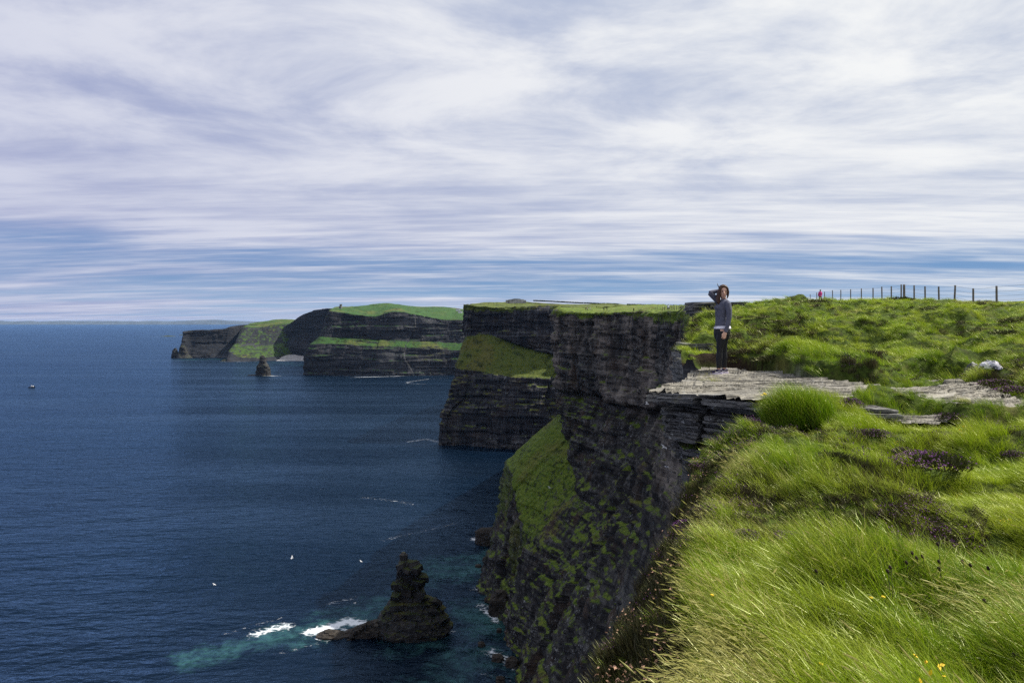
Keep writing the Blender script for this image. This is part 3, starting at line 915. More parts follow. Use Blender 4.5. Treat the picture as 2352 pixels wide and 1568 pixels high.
def ground(x, y, detail=True):
    z = tps(x, y)
    if not detail:
        return z
    s = x - edge_x(y)
    rk = ledge(x, y)
    dist = np.clip(np.hypot(x, y) / 8, 0.45, 4.0)
    x0_ = x
    x = x * (1 - 0.42 * sstep(y, 12.5, 17))
    lump = 0.24 * fbm(x * 0.75, y * 0.75, 0, 3, 5) + 0.20 * fbm(x * 1.9, y * 1.5, 0, 3, 6) + 0.03 * fbm(x * 6, y * 6, 0, 2, 7)
    lump = lump + (0.16 + 0.08 * sstep(y, 11, 15)) * (0.42 - np.abs(vnoise(x * 1.25 + 0.4 * vnoise(x * 2, y * 2, 0, 71), y * 1.15, 0, 72)) * 1.6) * sstep(y, 2.2, 4.0)
    x = x0_
    for (mx, my, mh, mr) in MOUNDS:
        lump = lump + mh * np.exp(-(((x - mx) / mr) ** 2 + ((y - my) / (mr * 0.6)) ** 2)) / np.clip(dist, 0.45, 1.2)
    lump = lump * (1 - 0.8 * np.exp(-((y - y_front(x) + 0.1) / 0.55) ** 2) * sstep(x, 2.5, 3.0) * (y < 10.5)) * (1 + 0.15 * sstep(y, 14, 18))
    mound = 0.66 * np.maximum(fbm(x * 0.32, y * 0.26, 0, 3, 9), -0.25) * sstep(y, 13.5, 19) * sstep(60 - y, 0, 25) * (1 - 0.65 * sstep(y, 24, 36))
    step = 0.20 * sstep(y - y_back(x), 0.0, 0.30) * sstep(7.4 - x, 0, 1.2) * sstep(17 - y, 0, 2)
    far = sstep(y, 40, 90)
    z = z + (1 - rk) * (lump * np.clip(dist, 0.45, 1.2) * (1 - 0.6 * far) + mound) + step
    z = z - rk * 0.12 - 0.42 * sstep(y, 15, 30) - (1 - rk) * 0.05 * sstep(y, 3.5, 5.5) * (1 - sstep(y, 8.5, 10))
    z = z + (1 - rk) * 0.17 * np.exp(-((y_front(x) - y) / 0.55) ** 2) * sstep(x, 2.6, 3.0) * sstep(7.5 - x, 0, 1) * (y < y_front(x) + 0.1)
    z = z - (1 - rk) * 0.16 * np.exp(-((x - 3.0) / 0.55) ** 2 - ((y - 8.0) / 0.6) ** 2)
    # the turf breaks over the edge
    z = z - 0.27 * (1 - sstep(s, 0.10, 0.62)) * (1 - sstep(y, 6.4, 7.6))
    z = z - 0.25 * (1 - sstep(s, 0.0, 0.5)) * sstep(y, 15, 18)
    return z


def near_ground():
    ys = np.concatenate([np.arange(-12, 2, 0.5), np.arange(2, 9.5, 0.055), np.arange(9.5, 17, 0.085), np.arange(17, 32, 0.2), np.arange(32, 64, 0.45), np.arange(64, 176, 2.2)])
    ss = np.concatenate([np.arange(0, 1.2, 0.05), np.arange(1.2, 7, 0.075), np.arange(7, 13, 0.15), np.arange(13, 42, 0.45), np.geomspace(42, 140, 26)])
    Sg, Yg = np.meshgrid(ss, ys)
    wig = 0.10 * fbm(Yg * 1.3, 0 * Yg, 2.2, 3, 15) * np.clip(Yg / 6, 0.5, 6)
    Xg = edge_x(Yg) + wig * (1 - sstep(Sg, 0, 2.5)) + Sg
    Z = ground(Xg, Yg)
    rk = ledge(Xg, Yg)
    rk = rk * (1 - sstep(Yg - y_back(Xg), -0.40, -0.15) * sstep(5.5 - Xg, 0, 0.5))
    soil = sstep(Yg - y_back(Xg), -0.16, 0.0) * (1 - sstep(Yg - y_back(Xg), 0.22, 0.34)) * sstep(5.15 - Xg, 0, 0.3)
    V = np.stack([Xg, Yg, Z], -1)
    # a skirt hangs from the rim: the near face of the cliff
    drops = np.array([0.0, 0.25, 0.6, 1.1, 1.8, 2.8, 4.2, 6.0, 8.5, 12, 17, 24, 34, 48, 66, 88, 112, 152])
    rimv = V[:, :1].copy()
    dyd = np.gradient(rimv[:, 0, :2], axis=0)
    nrm = np.stack([-dyd[:, 1], dyd[:, 0]], -1)
    nrm /= np.linalg.norm(nrm, axis=-1, keepdims=True)
    sk = []
    for k, dz in enumerate(drops[1:]):
        q = rimv[:, 0].copy()
        back = -0.03 - 0.02 * min(dz, 4) + 0.10 * fbm(q[:, 1] * 1.1, dz * 2.3, q[:, 0], 4, 44) * min(1.0, dz)
        back = back + 0.12 * (_hash(np.floor(q[:, 1] * 1.2).astype(np.int64), np.full(len(q), k), np.zeros(len(q), np.int64), 4) - 0.5) * min(1.0, dz)
        q[:, :2] += nrm * back[:, None]
        q[:, 2] = np.minimum(q[:, 2] - dz, q[:, 2] - dz)
        sk.append(q)
    n1 = V.shape[1]
    me = mesh('ground', V.reshape(-1, 3), grid_faces(len(ys), n1), True)
    set_attr(me, 'rock', rk); set_attr(me, 'soil', soil)
    o = link('ground', me, M_TURF)
    o['kind'] = 'structure'
    Kk = np.stack([rimv[:, 0]] + sk, 0)
    me = mesh('cliff_face', Kk.reshape(-1, 3), grid_faces(len(drops), len(ys), True))
    set_attr(me, 'grass', np.zeros(Kk.shape[:2])); set_attr(me, 'moss', np.zeros(Kk.shape[:2]))
    o = link('cliff_face', me, M_NEARROCK)
    o['kind'] = 'structure'


M_NEARROCK = rock_mat('near_shale', 0.12, dark=(0.015, 0.015, 0.015), mid=(0.05, 0.049, 0.047), pale=(0.14, 0.138, 0.13), lichen=0.8, warm=0.3, slope=(0.6, 0.85), bumpd=0.4)
near_ground()


# ------------------------------------------------------------------ ledge of flagstones
def slab_mesh(name, outline, z0, z1, tilt=0.0, jitter=0.004):
    """A broken plate of stone: outline in plan, top at z1 and bottom at z0; tilt lowers its back."""
    n = len(outline)
    y0 = min(q[1] for q in outline)
    V = []
    for lev, (zz_, shr) in enumerate(((z0, 0.985), (z0 * 0.35 + z1 * 0.65, 1.0), (z1, 0.992))):
        cx = sum(q[0] for q in outline) / n; cy = sum(q[1] for q in outline) / n
        for (x, y) in outline:
            V.append((cx + (x - cx) * shr + random.uniform(-1, 1) * jitter, cy + (y - cy) * shr + random.uniform(-1, 1) * jitter,
                      zz_ - tilt * (y - y0) + random.uniform(-1, 1) * jitter * 0.5))
    F = [[a + lv * n, (a + 1) % n + lv * n, (a + 1) % n + (lv + 1) * n, a + (lv + 1) * n] for lv in (0, 1) for a in range(n)]
    F.append(list(range(2 * n, 3 * n))); F.append(list(range(n - 1, -1, -1)))
    return mesh(name, V, F)


LEFT = [(4.6, 8.12), (3.9, 8.35), (3.25, 8.7), (2.59, 9.38), (1.95, 9.78), (2.2, 10.35), (2.62, 11.0), (3.05, 12.0), (3.42, 13.0), (4.2, 14.3)]
LX = np.array([q[0] for q in LEFT]); LYv = np.array([q[1] for q in LEFT])


def left_x(y):
    return float(np.interp(y, LYv, LX))


rock_ledge = empty('rock_ledge', (0, 0, 0))
tag(rock_ledge, 'pale layered flagstone ledge jutting out over the drop under the standing woman', None, None, 'structure')


def ragged(x0, x1, y, amp, seed, n=22, k=2.2):
    xs = np.linspace(x0, x1, n)
    yy = y + amp * fbm(xs * k, np.full(n, seed * 3.1), 0, 4, seed)
    return list(zip(xs, yy))


# treads of the upper surface: each plate's worn front edge stands proud of the plate before it
yf = 8.15
j = 0
while yf < 14.3:
    j += 1
    xa, xb = left_x(yf) + 0.04, 8.6
    x = xa
    while x < xb - 0.2:
        wdt = random.choice((0.35, 0.6, 0.9, 1.4, 2.2, 3.0)) * random.uniform(0.8, 1.2)
        x1 = min(xb, x + wdt)
        cx, cy = (x + x1) / 2, yf + 0.2
        ok = ledge(np.array([x, cx, x1]), np.array([cy, cy, cy]))
        left = x < xa + 0.01
        ok2 = ledge(np.array([x, cx, x1]), np.full(3, yf - 0.15))
        if ((ok.min() > 0.4 and ok2.min() > 0.4) or (x < 2.9 and x1 < 3.4 and yf > 8.5)) and random.random() < (0.55 if left else 0.42):
            yj = yf + random.uniform(-0.10, 0.10) + 0.30 * float(vnoise(cx * 0.45, yf * 0.5, 0, 55))
            m_ = max(7, int((x1 - x) * 11))
            xs = np.linspace(x + 0.004, x1 - 0.004, m_)
            slant = random.uniform(-0.10, 0.10)
            fy = yj + slant * (xs - cx) + 0.16 * fbm(xs * 1.3, np.full(m_, j * 1.9), 0, 2, 60) + 0.07 * fbm(xs * 6, np.full(m_, j * 2.7), 0, 2, 61)
            fr = list(zip(xs, fy))
            dep = random.uniform(0.45, 0.75)
            back = [(x1 - 0.004, fy[-1] + dep), (cx, yj + dep + random.uniform(0, 0.15)), (x + 0.004, fy[0] + dep)]
            if left:                                          # the free end follows the brink
                yb = back[-1][1]
                back = back[:-1] + [(left_x(yb) + random.uniform(0, 0.10), yb), (left_x((yb + yj) / 2) + random.uniform(0, 0.08), (yb + yj) / 2)]
                fr[0] = (left_x(fr[0][1]) + random.uniform(0, 0.06), fr[0][1])
            base = float(tps(np.array([max(cx, 3.0)]), np.array([max(cy, 8.6)]))[0])
            base = 0.35 * base + 0.65 * (-1.022 + 0.005 * (yf - 8))
            zt = base + random.uniform(-0.010, 0.010)
            link('stone_slab', slab_mesh('stone_slab', fr + back, zt - random.uniform(0.03, 0.07), zt, tilt=random.uniform(0.025, 0.05), jitter=0.006), M_SLAB[random.choice((0, 0, 1, 2))], rock_ledge)
        x = x1
    yf += random.choice((0.12, 0.16, 0.2, 0.26, 0.34))

# the worn beds themselves: thin laminae that crop out one behind the other
def ledge_beds():
    yv = np.arange(8.0, 14.6, 0.015)
    fv = np.linspace(0, 1, 250) ** 1.15
    lx = np.array([left_x(q) for q in yv])
    lx = lx + 0.06 * fbm(yv * 2.4, 0 * yv, 0, 5, 31, 0.6)
    Xb = lx[:, None] + fv[None, :] * (8.7 - lx)[:, None]
    Yb = yv[:, None] + 0 * Xb
    zb = 0.35 * tps(np.maximum(Xb, 3.0), np.maximum(Yb, 8.6)) + 0.65 * (-1.022 + 0.005 * (Yb - 8)) - 0.012
    ph = (Yb + 0.75 * fbm(Xb * 0.55, Yb * 0.5, 0, 3, 33) + 0.16 * fbm(Xb * 1.5, Yb * 1.2, 0, 3, 38) + 0.075 * fbm(Xb * 3.2, Yb * 2.2, 0, 3, 34) - 0.10 * (Xb - 4)) / 0.185
    ph = ph + 0.8 * vnoise(ph * 0.37, 0 * ph, 0, 39)
    k = np.floor(ph); f = ph - k
    am = 0.014 + 0.075 * np.clip(vnoise(Xb * 0.7 + k * 7.7, k * 3.3, 0, 35) * 0.9 + 0.35, 0, 1)
    crack = sstep(np.abs(vnoise(Xb * 1.6 + 0.25 * vnoise(Yb * 3, Xb, 0, 41), k * 1.9, 0, 42)), 0.0, 0.05)
    zb = zb + am * (1 - f) ** 1.3 * (0.25 + 0.75 * crack) + 0.012 * fbm(Xb * 2.4, Yb * 2.4, 0, 3, 36) + 0.004 * fbm(Xb * 12, Yb * 12, 0, 2, 37)
    m = ledge(Xb, Yb)
    m = np.maximum(m, ((Xb < 3.8) & (Yb > 8.3) & (Yb < 14.3)).astype(float))
    zb = zb - 0.16 * (1 - m)
    me = mesh('bedding', np.stack([Xb, Yb, zb], -1).reshape(-1, 3), grid_faces(len(yv), 250))
    link('bedding', me, M_SLAB[0], rock_ledge)


ledge_beds()
# the layered face under the brink: courses that follow the outline, cut by two clefts
PATH = np.array(LEFT)
_d = np.concatenate([[0], np.cumsum(np.hypot(*np.diff(PATH, axis=0).T))])


def path_at(s_):
    return np.stack([np.interp(s_, _d, PATH[:, 0]), np.interp(s_, _d, PATH[:, 1])], -1)


zt = -1.052
prof = [0.00, -0.02, 0.14, 0.30, 0.26, 0.07, 0.04, 0.08, 0.03, 0.10, 0.06, 0.09, 0.05, 0.22, 0.34, 0.20, 0.16, 0.24, 0.20, 0.34, 0.44, 0.40, 0.52, 0.60, 0.70]
for k, off in enumerate(prof):
    th = random.uniform(0.038, 0.062)
    for (sa, sb, close) in ((0.0, 2.46, ((3.3, 10.0), (4.6, 10.0))), (2.52, 3.9, ((3.4, 10.7), (3.3, 9.7))), (3.9, 7.2, ((5.0, 14.2), (4.2, 10.8)))):
        cuts = [sa] + ([sa + (sb - sa) * random.uniform(0.3, 0.7)] if random.random() < 0.6 else []) + [sb]
        for qa, qb in zip(cuts[:-1], cuts[1:]):
            s_ = np.arange(qa, qb, 0.055)
            if len(s_) < 4: continue
            q = path_at(s_)
            inw = np.array((4.4, 11.2)) - q
            inw /= np.linalg.norm(inw, axis=1, keepdims=True)
            o2 = off + random.uniform(-0.03, 0.05) + 0.06 * fbm(s_ * 2.7, np.full(len(s_), k * 1.7), 0, 4, 91) + 0.03 * np.sign(vnoise(s_ * 2.1, np.full(len(s_), k * 2.3), 0, 93))
            if k > 1:                                         # the tip is thin and hangs out free
                o2 = o2 + 0.30 * np.exp(-((s_ - 3.15) / 0.45) ** 2)
            q = q + inw * o2[:, None]
            mid_ = np.array(close)
            e1, e0 = q[-1] + inw[-1] * 1.3, q[0] + inw[0] * 1.3
            ol = [tuple(v_) for v_ in q][::-1] + [tuple(e0), tuple(e1)]
            link('stone_slab', slab_mesh('stone_slab', ol, zt - th, zt - 0.004 + random.uniform(-0.008, 0.0), jitter=0.007), M_SLAB_DARK if k > 1 else M_SLAB[1], rock_ledge)
    zt -= th
# rock under the bank, left of the woman, and the outcrop on the skyline: courses of broken blocks
for (x0, y0, z0, n, wd) in ((3.95, 15.9, -0.52, 8, 0.95), (3.80, 14.9, -0.84, 6, 0.8)):
    for k in range(n):
        xx = x0 + random.uniform(-0.08, 0.08)
        while xx < x0 + wd:
            w_ = random.uniform(0.25, 0.6)
            ol = [(xx, y0 - random.uniform(0, 0.15)), (xx + w_ - 0.02, y0 - random.uniform(0, 0.15)), (xx + w_ - 0.02, y0 + 0.9), (xx, y0 + 0.9)]
            link('stone_slab', slab_mesh('stone_slab', ol, z0 - 0.11, z0, jitter=0.02), random.choice((M_SLAB_DARK, M_SLAB[1], M_SLAB[1])), rock_ledge)
            xx += w_
        z0 -= 0.115

outcrop = empty('rock_outcrop', tuple(P(1592, 712, 30.5)))
tag(outcrop, 'dark grey layered outcrop under the turf lip at the left end of the bank', 'outcrop')
zt = 0.36
for k in range(9):
    xx = 0.0 + random.uniform(-0.06, 0.12) + max(0, (k - 2)) * 0.08
    while xx < 2.3:
        w_ = random.uniform(0.4, 1.0)
        ol = [(xx, random.uniform(-0.2, 0.1)), (xx + w_ - 0.03, random.uniform(-0.2, 0.1)), (xx + w_ - 0.03, 1.6), (xx, 1.6)]
        link('stone_block', slab_mesh('stone_block', ol, zt - 0.125, zt, jitter=0.03), random.choice((M_SLAB_DARK, M_SLAB_DARK, M_SLAB[1])), outcrop)
        xx += w_
    zt -= 0.13


# ------------------------------------------------------------------ turf: wind-blown grass and heather on the near ground
def blades(n, rad, L, lean, bend, width, seed, segs=3, straw_p=0.15, wind=(-1.0, 0.12), spread=0.8, flat=0.0):
    r = np.random.default_rng(seed)
    V, F, al, st = [], [], [], []
    for b in range(n):
        a = r.uniform(0, 6.283); q = rad * math.sqrt(r.uniform())
        base = np.array((q * math.cos(a), q * math.sin(a), -0.03))
        ln = L * r.uniform(0.55, 1.15)
        wa = math.atan2(wind[1], wind[0]) + r.normal(0, spread)
        ld = np.array((math.cos(wa), math.sin(wa), 0))
        th = lean * r.uniform(0.3, 1.2) ; be = bend * r.uniform(0.5, 1.4)
        fa = r.uniform(0, 6.283)
        wv = np.array((math.cos(fa), math.sin(fa), 0)) * width * r.uniform(0.6, 1.3)
        p = base.copy(); i0 = len(V); isst = 1.0 if r.uniform() < straw_p else 0.0
        for k in range(segs + 1):
            t = k / segs
            if k == segs:
                V.append(p); al.append(1.0); st.append(isst)
            else:
                ww = wv * (1 - 0.55 * t)
                V.append(p - ww); V.append(p + ww); al += [t, t]; st += [isst, isst]
            ang = th + be * t
            p = p + (ld * math.sin(ang) + np.array((0, 0, math.cos(ang)))) * ln / segs
        for k in range(segs - 1):
            o = i0 + 2 * k
            F.append((o, o + 1, o + 3, o + 2))
        o = i0 + 2 * (segs - 1)
        F.append((o, o + 1, o + 2))
    return V, F, al, st


def shades(nv, F):
    """One random value for each blade: faces that share points share it."""
    lab = list(range(nv))
    for f in F:
        m = min(lab[i] for i in f)
        for i in f: lab[i] = m
    for f in F:
        m = min(lab[i] for i in f)
        for i in f: lab[i] = m
    val = rng.uniform(size=nv)
    return val[np.array(lab)]


def tuft_obj(name, parts, mats):
    """parts: (V, F, along, straw, material index)"""
    V, F, al, st, mi = [], [], [], [], []
    for (v, f, a, s, m) in parts:
        o = len(V)
        V += list(v); F += [tuple(i + o for i in q) for q in f]
        al += list(a); st += list(s); mi += [m] * len(f)
    me = mesh(name, V, F)
    for m in mats:
        me.materials.append(m)
    me.polygons.foreach_set('material_index', mi)
    set_attr(me, 'along', al); set_attr(me, 'straw', st); set_attr(me, 'shade', shades(len(V), F))
    return bpy.data.objects.new(name, me)


def seed_heads(n, rad, L, seed):
    """Flowering stalks with a bent feathery head."""
    r = np.random.default_rng(seed)
    v, f, a, s = blades(n, rad, L, 0.35, 1.15, 0.0011, seed + 1, 5, 1.0, spread=0.3)
    V, F = list(v), list(f); A = [0.9] * len(v); S = [1.0] * len(v)
    tips = [i for i in range(len(v)) if (i + 1) % 11 == 0]
    for i in tips:
        p, q = np.array(V[i]), (np.array(V[i - 2]) + np.array(V[i - 1])) / 2
        d = (p - q); d /= np.linalg.norm(d) + 1e-9
        sd_ = np.cross(d, (0.2, 0.9, 0.3)); sd_ /= np.linalg.norm(sd_)
        w_ = 0.0032; l_ = r.uniform(0.03, 0.055); up = np.cross(sd_, d)
        for ax in (sd_, up):
            o = len(V)
            V += [p - d * 0.01, p + d * l_ * 0.4 + ax * w_, p + d * l_, p + d * l_ * 0.4 - ax * w_]
            F.append((o, o + 1, o + 2, o + 3)); A += [1.0] * 4; S += [1.0] * 4
    return V, F, A, S


def florets(n, rad, zlo, zhi, size, seed):
    r = np.random.default_rng(seed)
    V, F = [], []
    for i in range(n):
        a = r.uniform(0, 6.283); q = rad * math.sqrt(r.uniform())
        c = np.array((q * math.cos(a) - 0.02, q * math.sin(a), r.uniform(zlo, zhi)))
        for k in range(2):
            d1 = r.normal(size=3); d1 /= np.linalg.norm(d1); d2 = np.cross(d1, r.normal(size=3)); d2 /= np.linalg.norm(d2)
            o = len(V)
            V += [c + d1 * size, c + d2 * size * 0.6, c - d1 * size, c - d2 * size * 0.6]
            F.append((o, o + 1, o + 2, o + 3))
    return V, F, [0.5] * len(V), [0.0] * len(V)


TUFTS = bpy.data.collections.new('tufts')
variants = []
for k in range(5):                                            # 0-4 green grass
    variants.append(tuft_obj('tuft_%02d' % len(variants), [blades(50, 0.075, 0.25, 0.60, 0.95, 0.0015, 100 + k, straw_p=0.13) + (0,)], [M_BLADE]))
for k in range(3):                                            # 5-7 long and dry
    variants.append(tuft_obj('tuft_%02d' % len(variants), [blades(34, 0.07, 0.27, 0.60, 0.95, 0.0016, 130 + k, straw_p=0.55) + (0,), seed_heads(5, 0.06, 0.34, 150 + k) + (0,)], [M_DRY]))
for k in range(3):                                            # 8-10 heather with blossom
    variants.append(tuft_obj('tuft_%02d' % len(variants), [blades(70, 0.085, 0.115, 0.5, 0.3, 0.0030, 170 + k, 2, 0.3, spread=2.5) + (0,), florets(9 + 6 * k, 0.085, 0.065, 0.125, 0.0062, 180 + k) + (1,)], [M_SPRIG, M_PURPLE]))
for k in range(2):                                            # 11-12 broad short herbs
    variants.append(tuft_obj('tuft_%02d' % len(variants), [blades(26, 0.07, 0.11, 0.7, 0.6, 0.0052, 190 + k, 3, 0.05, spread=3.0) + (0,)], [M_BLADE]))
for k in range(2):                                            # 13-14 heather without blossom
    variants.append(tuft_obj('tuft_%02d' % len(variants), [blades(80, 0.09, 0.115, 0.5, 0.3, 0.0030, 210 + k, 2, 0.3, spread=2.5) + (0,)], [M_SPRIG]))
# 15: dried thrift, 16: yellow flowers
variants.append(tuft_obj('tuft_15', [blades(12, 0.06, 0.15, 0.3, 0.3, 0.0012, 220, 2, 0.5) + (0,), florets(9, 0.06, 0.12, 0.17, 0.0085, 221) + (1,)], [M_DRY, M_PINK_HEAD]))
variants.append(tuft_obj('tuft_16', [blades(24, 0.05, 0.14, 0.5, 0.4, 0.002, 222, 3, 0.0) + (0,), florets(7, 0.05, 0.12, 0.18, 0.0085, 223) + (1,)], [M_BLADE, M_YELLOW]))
for o in variants:
    TUFTS.objects.link(o)


def scatter_tree():
    g = bpy.data.node_groups.new('scatter', 'GeometryNodeTree')
    g.interface.new_socket('Geometry', in_out='INPUT', socket_type='NodeSocketGeometry')
    g.interface.new_socket('Geometry', in_out='OUTPUT', socket_type='NodeSocketGeometry')
    N, Lk = g.nodes, g.links
    gi = N.new('NodeGroupInput'); go = N.new('NodeGroupOutput')
    ci = N.new('GeometryNodeCollectionInfo'); ci.inputs[0].default_value = TUFTS
    ci.inputs['Separate Children'].default_value = True; ci.inputs['Reset Children'].default_value = True
    iop = N.new('GeometryNodeInstanceOnPoints'); iop.inputs['Pick Instance'].default_value = True

    def na(nm, dt):
        a = N.new('GeometryNodeInputNamedAttribute'); a.data_type = dt; a.inputs[0].default_value = nm
        return a.outputs[0]
    e2r = N.new('FunctionNodeEulerToRotation')
    Lk.new(na('rot', 'FLOAT_VECTOR'), e2r.inputs[0])
    Lk.new(gi.outputs[0], iop.inputs['Points'])
    Lk.new(ci.outputs[0], iop.inputs['Instance'])
    Lk.new(na('idx', 'INT'), iop.inputs['Instance Index'])
    Lk.new(e2r.outputs[0], iop.inputs['Rotation'])
    Lk.new(na('scl', 'FLOAT_VECTOR'), iop.inputs['Scale'])
    Lk.new(iop.outputs[0], go.inputs[0])
    return g


SCATTER = scatter_tree()


def scatter(name, pts, idx, rotz, scl, tint, tilt=None):
    n = len(pts)
    me = bpy.data.meshes.new(name)
    me.vertices.add(n)
    me.vertices.foreach_set('co', np.asarray(pts, np.float32).ravel())
    a = me.attributes.new('idx', 'INT', 'POINT'); a.data.foreach_set('value', np.asarray(idx, np.int32))
    rot_ = np.zeros((n, 3), np.float32); rot_[:, 2] = rotz
    if tilt is not None:
        rot_[:, :2] = tilt
    a = me.attributes.new('rot', 'FLOAT_VECTOR', 'POINT'); a.data.foreach_set('vector', rot_.ravel())
    a = me.attributes.new('scl', 'FLOAT_VECTOR', 'POINT'); a.data.foreach_set('vector', np.asarray(scl, np.float32).ravel())
    set_attr(me, 'tint', tint)
    o = bpy.data.objects.new(name, me)
    COL.objects.link(o)
    md = o.modifiers.new('scatter', 'NODES'); md.node_group = SCATTER
    o['kind'] = 'stuff'
    return o


def sample_turf(n, rho, ymin, ymax, seed):
    r = np.random.default_rng(seed)
    yt = np.linspace(ymin, ymax, 3000)
    wid = lambda y: np.maximum(0.2, 0.80 * y + 1.6 - edge_x(y))
    pdf = rho(yt) * wid(yt)
    cdf = np.cumsum(pdf); total = cdf[-1] * (yt[1] - yt[0]); cdf /= cdf[-1]
    n = int(total) if n is None else n
    y = np.interp(r.uniform(size=n), cdf, yt)
    x = edge_x(y) + r.uniform(size=n) ** 1.12 * wid(y) - 0.02
    return x, y, r


EXCL = []                                                     # room kept clear for the single bushes


def turf():
    rho = lambda y: 900 * np.minimum(1.0, (4.0 / y)) ** 1.62
    x, y, r = sample_turf(None, rho, 1.2, 75, 5)
    rk = ledge(x, y)
    soil = ((y - y_back(x) > -0.05) & (y - y_back(x) < 0.13) & (x < 5.0))
    for (bx, by, br) in EXCL:
        rk = np.maximum(rk, (np.hypot(x - bx, (y - by) * 1.2) < br * r.uniform(0.4, 0.75, len(x))).astype(float))
    keep = (rk < 0.25) & ~soil & ((np.hypot(x, y)) > 1.0)
    clump = fbm(x * 4.4, y * 4.0, 1, 2, 210)
    keep &= (r.uniform(size=len(x)) < np.clip(0.80 + 1.25 * clump, 0.22, 1.0)) | (y > 20)
    x, y = x[keep], y[keep]
    n = len(x)
    s = x - edge_x(y)
    z = ground(x, y)
    hf = fbm(x * 0.75 + 3, y * 0.65, 0, 4, 201) + 0.10 * r.normal(size=n)
    hf += 0.13 * sstep(y, 4.0, 4.9) * sstep(8.2 - y, 0, 1.2) * sstep(x, 2.0, 3.6) - 0.30 * (1 - sstep(y, 3.6, 4.6))
    hf += 0.20 * sstep(y, 13, 15) * (1 - sstep(y, 20, 30))
    slope_ = (1 - sstep(s, 0.50, 0.66)) * sstep(y, 2.0, 2.8) * (1 - sstep(y, 6.2, 7.0))
    hf += 0.9 * slope_
    hf += 0.9 * sstep(x - (6.75 + (y - 9.1) * 0.375), -0.1, 0.2) * sstep(y, 8.6, 9.2) * sstep(12.2 - y, 0, 0.6)
    df = fbm(x * 0.55 - 7, y * 0.5, 0, 4, 202) + 0.16 * r.normal(size=n)
    df += 0.10 * np.exp(-((s - 0.75) / 0.35) ** 2) * (1 - sstep(y, 6, 8)) + 0.10 * sstep(y, 30, 50)
    idx = r.integers(0, 5, n)
    idx = np.where(r.uniform(size=n) < 0.15, 11 + r.integers(0, 2, n), idx)
    dry = (df > 0.47) & ((s > 0.5) | (y > 8))
    idx[dry] = 5 + r.integers(0, 3, dry.sum())
    herb = (fbm(x * 1.1, y * 1.1, 5, 3, 203) > 0.30) & (r.uniform(size=n) < 0.6)
    idx[herb] = 11 + r.integers(0, 2, herb.sum())
    hea = (hf > 0.31) & (r.uniform(size=n) < np.where(slope_ > 0.5, 0.93, 0.72))
    ncount = hea.sum()
    pur = fbm(x * 1.3, y * 1.3, 9, 3, 204) + 0.25 * r.normal(size=n)
    idx[hea] = np.where(pur[hea] > 0.22 + 0.25 * (y[hea] > 13), 8 + r.integers(0, 3, ncount), 13 + r.integers(0, 2, ncount))
    idx[hea & (slope_ > 0.5) & (r.uniform(size=n) < 0.8)] = 13
    thrift = (s < 0.5) & (y > 2.2) & (y < 7.5) & (r.uniform(size=n) < 0.05)
    idx[thrift] = 15
    yel = (r.uniform(size=n) < 0.0016) & (y < 12)
    idx[yel] = 16
    sc = (0.80 + 0.024 * np.clip(y - 3.5, 0, 34)) * r.uniform(0.75, 1.3, n)
    sc *= np.where(hea, 1.15, 1.0) * (1 + 0.30 * (1 - sstep(y, 3.0, 4.6)))
    sc *= 1 - np.where(hea, 0.15, 0.5) * slope_
    sc *= 1 - 0.24 * sstep(y, 4.2, 5.2) * (1 - sstep(y, 9.5, 12))
    sc *= 1 - 0.45 * np.exp(-((x - 3.0) / 0.6) ** 2 - ((y - 8.0) / 0.7) ** 2)
    sc *= 1 - 0.42 * np.exp(-((y - y_front(x)) / 0.5) ** 2) * (y < 10) * (x > 2.6)
    sc *= 1 - 0.35 * ((y > y_back(x)) & (y < y_back(x) + 1.0) & (x > 4.9))
    sc *= 1 + 0.25 * np.clip(clump[keep] if len(clump) != n else clump, -0.6, 0.8)
    tall = np.clip(1.0 + 1.1 * fbm(x * 2.1, y * 1.8, 2, 3, 205) + 0.5 * fbm(x * 0.8, y * 0.7, 2, 2, 207), 0.35, 1.9)
    # short at the very front so that no blade stands before the lens
    sc *= np.where(np.hypot(x, y) < 1.6, 0.5, 1.0)
    lay = np.stack([sc, sc, sc * tall * (0.92 - 0.40 * sstep(y, 10, 16))], -1)
    tint = np.clip(0.5 + 0.9 * fbm(x * 0.8, y * 0.6, 4, 4, 206) + 0.22 * r.normal(size=n), 0, 1)
    tilt = np.stack([r.normal(0, 0.10, n), r.normal(0, 0.10, n) - 0.10], -1)
    rz = r.normal(0.0, 0.5, n)
    nearm = ~hea
    P3 = np.stack([x, y, z], -1)
    scatter('grass', P3[nearm], idx[nearm], rz[nearm], lay[nearm], tint[nearm], tilt[nearm])
    scatter('heather', P3[hea], idx[hea], rz[hea], lay[hea], tint[hea], tilt[hea])
    print('tufts', n, 'heather', int(hea.sum()))



def hit(px, py, y0=1.6, y1=160):
    """Where the line of sight through a pixel meets the near ground."""
    Y = np.geomspace(y0, y1, 2500)
    X = (px - 1176) / 1568 * Y; Z = (737.5 - py) / 1568 * Y
    g = ground(X, Y)
    k = np.nonzero((Z <= g) & (X > edge_x(Y) - 0.05))[0]
    k = k[0] if len(k) else len(Y) - 1
    return np.array((X[k], Y[k], g[k]))


